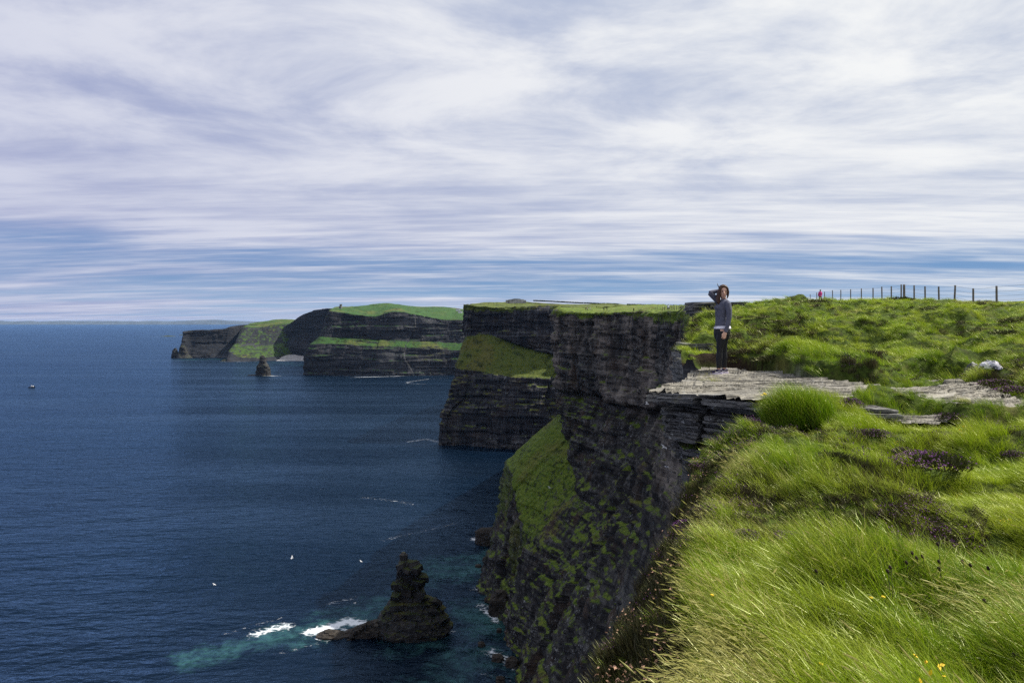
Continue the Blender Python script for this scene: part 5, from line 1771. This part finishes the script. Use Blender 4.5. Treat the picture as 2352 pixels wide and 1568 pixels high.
tw = empty('watch_tower', tuple(P(783, 706.6, 2042)))
tag(tw, 'small grey round stone watch tower on the cliff top of the middle headland', 'tower')
link('tower_wall', mesh('tower_wall', *ring_wall(3.6, 3.0, -3, 8.2)), M_STONE, tw)
link('parapet', mesh('parapet', *join([ring_wall(3.3, 3.9, 7.6, 8.3), ring_wall(3.9, 3.9, 8.3, 9.6)])), M_STONE, tw)
mer = [(3.6 * math.cos(a) - 0.5, 3.6 * math.cos(a) + 0.5, 3.6 * math.sin(a) - 0.5, 3.6 * math.sin(a) + 0.5, 9.55, 10.6) for a in np.linspace(0, 2 * math.pi, 8, endpoint=False)]
for q in mer:
    link('merlon', box_mesh('merlon', [q]), M_STONE, tw)
link('stair_turret', box_mesh('stair_turret', [(-5.4, -3.0, -1.6, 1.6, -3, 5.4)]), M_STONE, tw)
for (px, py, l) in ((1052, 712.6, 'small white cottage high on the green slope left of the sheer headland edge'), (1057, 717.5, 'lower of two white cottages beside the sheer headland edge')):
    e = empty('cottage', tuple(P(px, py, 2100)))
    tag(e, l, 'cottage', 'white cottages on the far green slope')
    link('wall', box_mesh('wall', [(-6, 6, -3, 3, -2, 3)]), M_WHITE, e)
    link('roof', mesh('roof', [(-6.3, -3.3, 3), (6.3, -3.3, 3), (6.3, 3.3, 3), (-6.3, 3.3, 3), (-6.3, 0, 5.4), (6.3, 0, 5.4)], [(0, 1, 5, 4), (2, 3, 4, 5), (0, 4, 3), (1, 2, 5), (0, 3, 2, 1)]), M_SLATE, e)
rs = []
for k in range(26):
    a = (k - 12.5) / 13.0
    w_ = random.uniform(1.0, 1.9)
    cx, cz = a * 14, (1 - a * a) * 2.4 + random.uniform(-0.4, 0.4)
    rs.append((cx - w_, cx + w_, random.uniform(-2, 0), random.uniform(0.5, 2), -4, cz))
o = link('stone_mound', box_mesh('stone_mound', rs), M_PEBBLE, None, tuple(P(1185, 690.0, 1000)))
tag(o, 'low grey stone mound on the skyline of the sheer headland where people stand', 'ruin')

# ------------------------------------------------------------------ boat
bt = empty('boat', tuple(T(*P(73, 0, 1545)[:2], -H)), R(8))
tag(bt, 'small dark tour boat with a white cabin alone on the open water at the left', 'boat')
V, F = [], []
sec = [(-6.8, 1.9, 1.5), (-4, 2.1, 1.5), (0, 2.2, 1.7), (3.5, 1.7, 2.1), (5.6, 0.9, 2.5), (7.0, 0.08, 3.0)]
for (x, w_, h_) in sec:
    V += [(x, -w_ * 0.55, -0.6), (x, w_ * 0.55, -0.6), (x, w_, h_), (x, -w_, h_)]
F = [(k * 4 + a, k * 4 + (a + 1) % 4, k * 4 + 4 + (a + 1) % 4, k * 4 + 4 + a) for k in range(5) for a in range(4)] + [(0, 3, 2, 1), (20, 21, 22, 23)]
link('hull', mesh('hull', V, F), M_NAVY, bt)
link('cabin', box_mesh('cabin', [(-1.6, 3.2, -1.4, 1.4, 1.6, 3.9), (-2.0, 3.6, -1.6, 1.6, 3.9, 4.1)]), M_WHITE, bt)
link('mast', mesh('mast', *tube([(-0.5, 0, 4.1), (-0.5, 0, 6.2)], [0.08, 0.05], 6)), M_WHITE, bt)


# ------------------------------------------------------------------ gulls
def gull(p, rz, flap, label, bank=0.2, s=1.0):
    e = empty('gull', tuple(p), rz)
    e.rotation_euler = (bank, 0, rz)
    e.scale = (s, s, s)
    tag(e, label, 'gull', 'white gulls along the cliffs')
    v, f = tube([(-0.26, 0, 0), (-0.18, 0, 0.01), (0, 0, 0.02), (0.16, 0, 0.03), (0.23, 0, 0.05), (0.29, 0, 0.04), (0.33, 0, 0.03)], [(0.05, 0.015), (0.055, 0.035), (0.085, 0.08), (0.06, 0.055), (0.045, 0.045), (0.03, 0.028), (0.006, 0.006)], 10, side=(0, 1, 0))
    link('body', mesh('body', v, f, True), M_GULL, e)
    for sg in (1, -1):
        V = []
        for (y_, z_, xf, xb) in ((0.04, 0.05, 0.13, -0.10), (0.28, 0.05 + 0.24 * math.sin(flap), 0.17, -0.07), (0.5, 0.05 + 0.30 * math.sin(flap), 0.10, -0.05), (0.68, 0.05 + 0.22 * math.sin(flap), -0.03, -0.05)):
            V += [(xf, sg * y_, z_ + 0.012), (xb, sg * y_, z_), (xf * 0.5 + xb * 0.5, sg * y_, z_ + 0.02)]
        F = []
        for k in range(3):
            o = k * 3
            F += [(o, o + 3, o + 5, o + 2), (o + 2, o + 5, o + 4, o + 1), (o, o + 1, o + 4, o + 3)]
        link('wing', mesh('wing', V, F), M_GULLWING, e)


for (px, py, Yg, rz, fl, l, s) in ((1525, 1028, 120, 0.3, 0.4, 'white gull gliding before the dark cove wall left of the hanging cushion plant', 1.5), (1532, 1072, 130, 2.6, 0.2, 'gull below the gliding one, close to the dark cove wall', 1.5),
                                   (1486, 928, 150, 0.1, 0.5, 'gull high before the brown cliff wall left of the ledge tip', 1.5), (670, 1281, 415, 0.2, 0.5, 'white gull low over open water left of the near stack', 3.2),
                                   (829, 1289, 410, 0.8, 0.4, 'gull a little left of the top of the near stack', 2.2), (492, 1342, 370, 1.1, 0.3, 'gull over open water at the left, low in the photo', 2.2),
                                   (815, 1385, 345, 2.9, 0.5, 'gull above the surf behind the reef', 2.4), (1262, 1120, 300, 0.6, 0.6, 'gull in front of the green turf spur', 1.8)):
    gull(P(px, py, Yg), rz, fl, l, 0.25, s)


# ------------------------------------------------------------------ people
M_SKIN = plain('skin', (0.66, 0.40, 0.29), 0.6, 0.08, 12)
M_HAIR = plain('brown_hair', (0.060, 0.028, 0.015), 0.5, 0.45, 40)
M_SWEATER = plain('slate_blue_knit', (0.100, 0.104, 0.138), 0.85, 0.16, 25, 0.2, 0.01)
M_HEM = plain('white_cotton', (0.74, 0.72, 0.78), 0.85, 0.05)
M_LEGGING = plain('black_legging', (0.005, 0.006, 0.008), 0.6, 0.2, 8, 0.35)
M_SHOE = plain('dark_purple_shoe', (0.022, 0.016, 0.045), 0.7, 0.3, 40)
M_SOLE = plain('pale_lilac_sole', (0.62, 0.56, 0.68), 0.7, 0.06)
M_DARK = plain('dark_feature', (0.03, 0.015, 0.012), 0.6, 0.1)
M_LIP = plain('lip', (0.36, 0.10, 0.09), 0.5, 0.05)


def fuse(name, parts, voxel, mat, parent, smooth=3):
    """Tubes melted into one continuous surface."""
    v, f = join(parts)
    o = link(name, mesh(name, v, f), mat)
    md = o.modifiers.new('remesh', 'REMESH'); md.mode = 'VOXEL'; md.voxel_size = voxel
    sm = o.modifiers.new('smooth', 'SMOOTH'); sm.iterations = smooth; sm.factor = 0.5
    dg = bpy.context.evaluated_depsgraph_get()
    me = bpy.data.meshes.new_from_object(o.evaluated_get(dg))
    me.name = name
    o.modifiers.clear()
    o.data = me
    me.polygons.foreach_set('use_smooth', [True] * len(me.polygons))
    if not me.materials: me.materials.append(mat)
    if parent is not None: o.parent = parent
    return o


WX, WY = 3.985, 13.1
wz = -0.995
dgz = bpy.context.evaluated_depsgraph_get()
okh, hp, *_ = SC.ray_cast(dgz, Vector((WX - 0.05, WY, 0.5)), Vector((0, 0, -1)))
if okh: wz = hp.z
woman = empty('person', (WX, WY, wz))
woman.scale = (1.03, 1.03, 1.03)
tag(woman, 'woman in slate blue top and black leggings on the ledge, hand behind her head', 'person')
head = [((0.055, -0.022, 1.402), (0.026, 0.032)), ((0.057, -0.022, 1.418), (0.040, 0.052)), ((0.059, -0.014, 1.45), (0.056, 0.074)), ((0.060, -0.006, 1.49), (0.066, 0.087)),
        ((0.062, 0.0, 1.53), (0.071, 0.092)), ((0.063, 0.003, 1.57), (0.071, 0.091)), ((0.064, 0.006, 1.60), (0.062, 0.078)), ((0.064, 0.008, 1.625), (0.040, 0.050)), ((0.064, 0.008, 1.636), (0.012, 0.015))]
body = [tube([h[0] for h in head], [h[1] for h in head], 16),
        tube([(0.088, 0.015, 1.30), (0.080, 0.012, 1.37), (0.068, 0.008, 1.44)], [0.056, 0.048, 0.048], 12),
        tube([(0.045, 0, 0.80), (0.04, 0, 0.98), (0.045, 0, 1.12), (0.06, 0, 1.24), (0.08, 0, 1.33)], [(0.12, 0.13), (0.10, 0.115), (0.10, 0.12), (0.10, 0.13), (0.07, 0.11)], 14),
        tube([(0.052, -0.092, 1.525), (0.050, -0.108, 1.495), (0.050, -0.106, 1.487), (0.050, -0.09, 1.483)], [0.008, 0.012, 0.013, 0.010], 8),
        # far arm raised, hand behind the head
        tube([(0.04, 0.13, 1.31), (-0.05, 0.13, 1.41), (-0.145, 0.11, 1.50)], [0.045, 0.042, 0.036], 10), tube([(-0.145, 0.11, 1.50), (-0.05, 0.13, 1.53), (0.05, 0.135, 1.555)], [0.036, 0.032, 0.024], 10),
        tube([(0.04, 0.132, 1.555), (0.09, 0.122, 1.565), (0.125, 0.11, 1.56)], [(0.016, 0.036), (0.016, 0.040), (0.013, 0.034)], 10),
        # near arm hanging
        tube([(0.095, -0.155, 1.31), (0.108, -0.195, 1.18), (0.108, -0.21, 1.04)], [0.045, 0.042, 0.036], 10), tube([(0.108, -0.21, 1.04), (0.08, -0.215, 0.91), (0.045, -0.215, 0.79)], [0.036, 0.033, 0.024], 10),
        tube([(0.045, -0.215, 0.80), (0.030, -0.217, 0.755), (0.016, -0.217, 0.715)], [(0.026, 0.018), (0.038, 0.017), (0.036, 0.014)], 10)]
for (bx, ln, lean) in ((0.046, 0.060, 0.10), (0.027, 0.070, 0.02), (0.006, 0.068, -0.05), (-0.013, 0.052, -0.14)):   # four fingers, curled a little
    b0 = np.array((bx, -0.217, 0.722))
    k1 = b0 + T(lean * 0.03 - 0.004, -0.002, -ln * 0.45); k2 = k1 + T(-0.004, 0.008, -ln * 0.35); k3 = k2 + T(-0.002, 0.016, -ln * 0.22)
    body.append(tube([b0 + T(0, 0, 0.02), b0, k1, k2, k3], [0.0085, 0.009, 0.0085, 0.008, 0.0065], 8))
body.append(tube([(0.010, -0.222, 0.765), (-0.018, -0.228, 0.745), (-0.026, -0.228, 0.722), (-0.022, -0.222, 0.700)], [0.011, 0.011, 0.0095, 0.0075], 8))
for (fx_, fz_, l_) in ((0.125, 1.585, 0.06), (0.13, 1.567, 0.068), (0.128, 1.549, 0.064), (0.122, 1.532, 0.05)):          # fingers of the raised hand in the hair
    body.append(tube([(fx_ - 0.02, 0.115, fz_), (fx_ + 0.012, 0.095, fz_), (fx_ + 0.022, 0.065, fz_ - 0.004), (fx_ + 0.020, 0.04, fz_ - 0.008)], [0.0085, 0.0085, 0.008, 0.0065], 8))
body.append(tube([(0.07, 0.118, 1.54), (0.085, 0.10, 1.515), (0.095, 0.085, 1.50)], [0.011, 0.010, 0.008], 8))
near_leg = [(0.025, -0.075, 0.82), (0.005, -0.082, 0.66), (-0.022, -0.082, 0.49), (-0.026, -0.080, 0.40), (-0.030, -0.078, 0.30), (-0.042, -0.076, 0.12), (-0.043, -0.076, 0.045)]
far_leg = [(0.065, 0.075, 0.82), (0.09, 0.080, 0.66), (0.098, 0.080, 0.49), (0.104, 0.080, 0.40), (0.108, 0.080, 0.30), (0.109, 0.078, 0.12), (0.110, 0.078, 0.045)]
lr = [0.085, 0.078, 0.053, 0.047, 0.050, 0.030, 0.030]
body += [tube(near_leg, lr, 12), tube(far_leg, lr, 12)]
fuse('body', body, 0.0062, M_SKIN, woman, 2)
fuse('sweater', [tube([(0.050, 0, 0.872), (0.040, 0, 0.95), (0.036, 0, 1.05), (0.040, 0, 1.14), (0.045, 0, 1.215), (0.068, 0, 1.29), (0.085, 0, 1.345), (0.086, 0.005, 1.385)],
                      [(0.142, 0.158), (0.120, 0.138), (0.110, 0.128), (0.120, 0.138), (0.125, 0.150), (0.106, 0.165), (0.078, 0.125), (0.058, 0.066)], 20),
                 tube([(-0.03, -0.060, 1.225), (-0.062, -0.063, 1.205), (-0.068, -0.063, 1.19)], [0.060, 0.040, 0.014], 12), tube([(-0.03, 0.060, 1.225), (-0.062, 0.063, 1.205), (-0.068, 0.063, 1.19)], [0.060, 0.040, 0.014], 12),
                 tube([(0.085, -0.135, 1.335), (0.10, -0.170, 1.29), (0.112, -0.198, 1.18), (0.110, -0.213, 1.05), (0.085, -0.217, 0.92), (0.050, -0.217, 0.80), (0.042, -0.217, 0.775)], [0.050, 0.060, 0.055, 0.047, 0.041, 0.034, 0.035], 12),
                 tube([(0.055, 0.12, 1.325), (0.02, 0.135, 1.345), (-0.06, 0.13, 1.425), (-0.150, 0.11, 1.505), (-0.152, 0.112, 1.515)], [0.050, 0.058, 0.054, 0.048, 0.02], 12),
                 tube([(-0.152, 0.108, 1.505), (-0.10, 0.122, 1.523), (-0.03, 0.132, 1.538), (0.03, 0.134, 1.552)], [0.045, 0.043, 0.039, 0.033], 12)], 0.0065, M_SWEATER, woman, 3)
fuse('shirt_hem', [tube([(0.050, 0, 0.835), (0.050, 0, 0.86), (0.048, 0, 0.90)], [(0.156, 0.166), (0.153, 0.163), (0.130, 0.150)], 20)], 0.007, M_HEM, woman, 1)
grow = lambda pth, k: pth
fuse('leggings', [tube([(0.048, 0, 0.875), (0.045, 0, 0.80), (0.040, 0, 0.73), (0.038, 0, 0.66), (0.034, 0, 0.60)], [(0.142, 0.152), (0.150, 0.160), (0.148, 0.158), (0.130, 0.14), (0.09, 0.10)], 18),
                  tube([(0.11, -0.06, 0.79), (0.125, -0.06, 0.765), (0.12, -0.06, 0.73)], [0.045, 0.060, 0.04], 12),
                  tube([(0.02, -0.075, 0.78)] + near_leg[1:-1] + [(-0.043, -0.076, 0.105)], [0.100, 0.094, 0.064, 0.055, 0.060, 0.040, 0.039], 12),
                  tube([(0.07, 0.075, 0.78)] + far_leg[1:-1] + [(0.109, 0.078, 0.105)], [0.100, 0.096, 0.066, 0.058, 0.062, 0.042, 0.040], 12)], 0.0065, M_LEGGING, woman, 3)
# hair: crown, long locks blown forward on the shaded side, short on the other
fuse('hair', [tube([(0.066, 0.022, 1.46), (0.066, 0.024, 1.52), (0.067, 0.020, 1.575), (0.067, 0.010, 1.615), (0.067, 0.006, 1.645), (0.067, 0.008, 1.66)],
                   [(0.080, 0.088), (0.084, 0.090), (0.084, 0.092), (0.078, 0.088), (0.055, 0.064), (0.018, 0.02)], 18),
              tube([(0.03, -0.055, 1.635), (-0.008, -0.068, 1.58), (-0.024, -0.068, 1.50), (-0.034, -0.058, 1.41), (-0.040, -0.05, 1.33), (-0.034, -0.05, 1.285)], [0.020, 0.020, 0.022, 0.032, 0.032, 0.014], 10),
              tube([(-0.01, -0.02, 1.56), (-0.035, -0.02, 1.46), (-0.040, -0.02, 1.36), (-0.03, -0.02, 1.30)], [0.030, 0.036, 0.040, 0.016], 10),
              tube([(0.09, -0.055, 1.64), (0.128, -0.06, 1.585), (0.146, -0.05, 1.52), (0.142, -0.035, 1.45), (0.130, -0.02, 1.40)], [0.018, 0.019, 0.019, 0.018, 0.010], 10),
              tube([(0.035, -0.07, 1.625), (0.075, -0.082, 1.625), (0.118, -0.068, 1.60)], [0.012, 0.013, 0.012], 10),
              tube([(-0.005, 0.0, 1.60), (-0.035, 0.0, 1.645), (-0.045, 0.0, 1.69)], [0.012, 0.008, 0.004], 8)], 0.0062, M_HAIR, woman, 2)
for ex_ in (0.030, 0.086):
    v, f = tube([(ex_ - 0.013, -0.090 + abs(ex_ - 0.058) * 0.35, 1.522), (ex_, -0.0955 + abs(ex_ - 0.058) * 0.30, 1.523), (ex_ + 0.013, -0.090 + abs(ex_ - 0.058) * 0.35, 1.522)], [0.004, 0.0075, 0.004], 8, side=(0, 0, 1))
    link('eye', mesh('eye', v, f, True), M_DARK, woman)
    v, f = tube([(ex_ - 0.018, -0.088 + abs(ex_ - 0.058) * 0.3, 1.541), (ex_, -0.093 + abs(ex_ - 0.058) * 0.25, 1.545), (ex_ + 0.018, -0.088 + abs(ex_ - 0.058) * 0.3, 1.541)], [0.003, 0.005, 0.003], 6, side=(0, 0, 1))
    link('eyebrow', mesh('eyebrow', v, f, True), M_HAIR, woman)
v, f = tube([(0.034, -0.086, 1.452), (0.055, -0.094, 1.449), (0.077, -0.086, 1.453)], [0.003, 0.0065, 0.003], 8, side=(0, 0, 1))
link('mouth', mesh('mouth', v, f, True), M_LIP, woman)
for (hx, yy_) in ((-0.045, -0.076), (0.108, 0.078)):
    pth = [(hx + 0.062, yy_, 0.055), (hx + 0.045, yy_, 0.058), (hx + 0.0, yy_, 0.060), (hx - 0.05, yy_, 0.048), (hx - 0.10, yy_, 0.036), (hx - 0.135, yy_, 0.028), (hx - 0.148, yy_, 0.024)]
    rr_ = [(0.020, 0.030), (0.036, 0.040), (0.040, 0.043), (0.040, 0.034), (0.041, 0.024), (0.030, 0.015), (0.012, 0.008)]
    v, f = tube(pth, rr_, 14, side=(0, 1, 0))
    sh_ = link('shoe', mesh('shoe', v, f, True), M_SHOE, woman)
    sp = [(hx + 0.070, 0.030, 0.030), (hx + 0.06, 0.040, 0.042), (hx + 0.02, 0.043, 0.036), (hx - 0.06, 0.044, 0.024), (hx - 0.12, 0.036, 0.018), (hx - 0.152, 0.014, 0.016)]
    V = []
    for (x_, w_, h_) in sp:
        V += [(x_, yy_ - w_, 0.0), (x_, yy_ + w_, 0.0), (x_, yy_ + w_, h_), (x_, yy_ - w_, h_)]
    F = [(k * 4 + a, k * 4 + (a + 1) % 4, k * 4 + 4 + (a + 1) % 4, k * 4 + 4 + a) for k in range(5) for a in range(4)] + [(0, 3, 2, 1), (20, 21, 22, 23)]
    link('sole', mesh('sole', V, F), M_SOLE, sh_)
    # a pale curved tick on the outer side
    q = [(hx - 0.080, 0.034), (hx - 0.066, 0.026), (hx - 0.03, 0.038), (hx + 0.030, 0.064), (hx - 0.03, 0.048), (hx - 0.066, 0.043)]
    V = [(x_, yy_ - 0.0455, z_) for (x_, z_) in q] + [(x_, yy_ - 0.036, z_) for (x_, z_) in q]
    F = [(5, 4, 3, 2, 1, 0)] + [(a, (a + 1) % 6, (a + 1) % 6 + 6, a + 6) for a in range(6)]
    link('shoe_mark', mesh('shoe_mark', V, F), M_HEM, sh_)

# walkers in the distance
pb = [tube([(0, 0, 1.50), (0, 0, 1.55), (0.01, 0, 1.62), (0, 0, 1.70), (0, 0, 1.74)], [0.05, 0.07, 0.095, 0.085, 0.03], 10), tube([(0, 0, 0.85), (0, 0, 1.1), (0, 0, 1.38), (0, 0, 1.52)], [(0.10, 0.15), (0.10, 0.14), (0.10, 0.17), (0.05, 0.05)], 10)]
for sg in (1, -1):
    pb += [tube([(0, sg * 0.18, 1.42), (0.0, sg * 0.24, 1.15), (0.10, sg * 0.22, 0.92), (0.13, sg * 0.21, 0.82)], [0.045, 0.04, 0.032, 0.03], 8), tube([(0, sg * 0.09, 0.9), (sg * 0.10, sg * 0.1, 0.48), (sg * 0.14 - 0.04, sg * 0.1, 0.06), (sg * 0.14 + 0.12, sg * 0.1, 0.03)], [0.08, 0.055, 0.04, 0.03], 8)]
tmp_ = empty('tmp', (0, 0, 0))
PB = fuse('body', pb, 0.022, M_SKIN, None, 2)
jk = [tube([(0, 0, 0.80), (0, 0, 1.0), (0, 0, 1.25), (0, 0, 1.42), (0, 0, 1.52)], [(0.16, 0.20), (0.145, 0.19), (0.15, 0.21), (0.12, 0.20), (0.07, 0.08)], 12)]
for sg in (1, -1):
    jk.append(tube([(0, sg * 0.17, 1.44), (-0.01, sg * 0.27, 1.18), (0.09, sg * 0.24, 0.95), (0.12, sg * 0.22, 0.88)], [0.065, 0.065, 0.055, 0.05], 8))
PJ = fuse('jacket', jk, 0.022, M_NAVY, None, 2)
tr = []
for sg in (1, -1):
    tr.append(tube([(0, sg * 0.085, 0.92), (sg * 0.10, sg * 0.1, 0.48), (sg * 0.14 - 0.04, sg * 0.1, 0.09)], [0.115, 0.08, 0.062], 8))
PT = fuse('trousers', tr, 0.022, M_NAVY, None, 2)
PH = fuse('hair', [tube([(-0.03, 0, 1.56), (-0.03, 0, 1.66), (-0.01, 0, 1.73), (0, 0, 1.765)], [(0.075, 0.10), (0.09, 0.11), (0.085, 0.095), (0.02, 0.02)], 10)], 0.02, M_HAIR, None, 1)
PROTO = [(o.name.split('.')[0], o.data) for o in (PB, PJ, PT, PH)]
for o in (PB, PJ, PT, PH, tmp_):
    bpy.data.objects.remove(o)
CLOTH = {}


def cloth(c):
    if c not in CLOTH:
        CLOTH[c] = plain('cloth_%d' % len(CLOTH), c, 0.85, 0.12, 6)
    return CLOTH[c]


def walker(px, Y, rz, jacket, trousers, label, group=None, hair=(0.05, 0.03, 0.02), h=1.0, top=None):
    x = float(P(px, 0, Y)[0])
    if top is not None:
        z = float(P(px, top, Y)[2]) - 1.76 * h
        g = float(ground(np.array([x]), np.array([float(Y)]))[0])
        z = max(g, z - 0.0) if abs(z - g) < 0.5 else g
    else:
        ok_, hp_, *_r = SC.ray_cast(bpy.context.evaluated_depsgraph_get(), Vector((x, Y, 120)), Vector((0, 0, -1)))
        z = hp_.z
    e = empty('person', (x, Y, z), rz)
    e.scale = (h, h, h)
    tag(e, label, 'person', group)
    for (nm, me), mt in zip(PROTO, (M_SKIN, cloth(jacket), cloth(trousers), cloth(hair))):
        o = bpy.data.objects.new(nm, me)
        COL.objects.link(o); o.parent = e
        if o.material_slots:
            o.material_slots[0].link = 'OBJECT'; o.material_slots[0].material = mt


walker(1884, 95, R(100), (0.62, 0.06, 0.24), (0.10, 0.03, 0.05), 'walker in a bright pink jacket by the skyline fence', top=665)
walker(1813, 130, R(80), (0.03, 0.03, 0.035), (0.03, 0.03, 0.035), 'dark figure showing head and shoulders over the skyline, left of the pink walker', top=675.8)
walker(1535, 190, R(95), (0.70, 0.73, 0.80), (0.02, 0.02, 0.03), 'walker in a white jacket and dark trousers on the clifftop left of the woman', h=1.0)
walker(1455.5, 326, R(90), (0.03, 0.02, 0.02), (0.03, 0.02, 0.02), 'lone walker in dark clothes midway along the clifftop fence')
walker(1387, 385, R(70), (0.05, 0.03, 0.05), (0.02, 0.02, 0.025), 'left walker of the dark pair at the far end of the clifftop fence')
walker(1394, 383, R(110), (0.02, 0.02, 0.03), (0.02, 0.02, 0.025), 'right walker of the dark pair at the far end of the clifftop fence')
walker(1345.5, 398, R(80), (0.12, 0.04, 0.05), (0.03, 0.03, 0.04), 'walker in a dark red top on the bare path near the headland corner')
walker(1349, 399, R(100), (0.45, 0.32, 0.36), (0.03, 0.03, 0.04), 'walker in a pale pink top beside the one in dark red near the headland corner')
walker(1355.5, 400, R(90), (0.60, 0.58, 0.55), (0.3, 0.28, 0.26), 'pale dressed walker right of the dark red and pink pair')
GP = 'tiny people on the skyline of the sheer headland'
for k, (px, Yp, c) in enumerate(((1073, 905, (0.05, 0.05, 0.07)), (1076, 906, (0.3, 0.3, 0.32)), (1080, 915, (0.04, 0.04, 0.05)), (1083.5, 920, (0.06, 0.05, 0.05)), (1103, 935, (0.05, 0.05, 0.06)), (1122, 945, (0.04, 0.04, 0.06)),
                                 (1130, 950, (0.25, 0.2, 0.2)), (1134, 950, (0.05, 0.05, 0.07)), (1141.5, 955, (0.03, 0.03, 0.04)), (1183, 985, (0.05, 0.05, 0.06)), (1188, 985, (0.1, 0.1, 0.12)))):
    walker(px, Yp, R(90), c, (0.03, 0.03, 0.04), ['leftmost tiny person at the corner of the sheer headland skyline', 'tiny pale person second from the headland corner', 'tiny dark person third from the headland corner', 'tiny person fourth from the headland corner, end of the corner group',
                                                  'tiny person alone on the headland skyline right of the corner group', 'tiny dark person left of the three on the middle of the headland skyline', 'tiny brownish person in the middle of the headland skyline', 'tiny person touching the brownish one on the headland skyline',
                                                  'tiny black person nearest the stone mound on the headland skyline', 'tiny person on the left of the grey stone mound', 'tiny person on the right of the grey stone mound'][k], GP, h=1.15)

# ------------------------------------------------------------------ things left on the turf
def heap(name, p, rx, ry, h, seed, mat, label, cat, fold=0.35):
    n, m = 40, 14
    V = []
    for k in range(m):
        f_ = k / (m - 1)
        for q in range(n):
            a = q * 2 * math.pi / n
            rr_ = math.sin(f_ * math.pi / 2)
            bx = rr_ * math.cos(a); by = rr_ * math.sin(a)
            w_ = 1 + fold * float(fbm(bx * 2.1 + seed, by * 2.1, f_, 3, seed)) * f_
            z_ = (1 - rr_ ** 2.4) + fold * 0.9 * float(1 - 2 * abs(vnoise(bx * 2.6, by * 2.6 + seed, 0, seed + 1))) * (1 - f_ * 0.7) - 0.1 * f_
            V.append((bx * rx * w_, by * ry * w_, z_ * h))
    F = [(k * n + q, (k + 1) * n + q, (k + 1) * n + (q + 1) % n, k * n + (q + 1) % n) for k in range(m - 1) for q in range(n)]
    o = link(name, mesh(name, V, F, True), mat, None, tuple(p))
    tag(o, label, cat)
    return o


def jacket_mat():
    m, t = new_mat('white_grey_cloth')
    p = t.n('ShaderNodeTexCoord').outputs['Object']
    wv = t.noise(t.mapping(p, scale=(1, 1.6, 3)), 7.5, 2, 0.4, 0.6)
    c = t.ramp(wv, [(0.40, (0.04, 0.045, 0.06)), (0.46, (0.46, 0.46, 0.52)), (0.60, (0.60, 0.59, 0.65)), (0.68, (0.18, 0.18, 0.22))], 'LINEAR')
    t.out(t.principled(c, 0.8, t.bump(wv, 0.4, 0.01), 0.2))
    return m


jp = hit(2272, 852)
heap('jacket', (jp[0] + 0.02, jp[1], jp[2] + 0.04), 0.20, 0.17, 0.11, 3, jacket_mat(), 'crumpled white and grey jacket dropped on the turf at the back of the bare rock', 'jacket')
bp = hit(2242, 857)
heap('bag', (bp[0] - 0.02, bp[1] + 0.06, bp[2] + 0.02), 0.15, 0.12, 0.16, 8, M_NAVY, 'small dark bag half under the crumpled white and grey jacket', 'bag', 0.15)


# ------------------------------------------------------------------ sea air: far coasts fade to blue
hm = bpy.data.materials.new('sea_air')
hm.use_nodes = True
ht = NT(hm.node_tree)
pv = ht.n('ShaderNodeVolumePrincipled')
pv.inputs['Color'].default_value = (0.30, 0.56, 1.0, 1)
pv.inputs['Density'].default_value = 0.8e-5
pv.inputs['Anisotropy'].default_value = 0.2
ho = ht.n('ShaderNodeOutputMaterial')
ht.t.links.new(pv.outputs[0], ho.inputs['Volume'])
hz = link('haze', box_mesh('haze', [(-61000, 61000, -1000, 46000, -H - 200, 60)]), hm)
hz['kind'] = 'stuff'
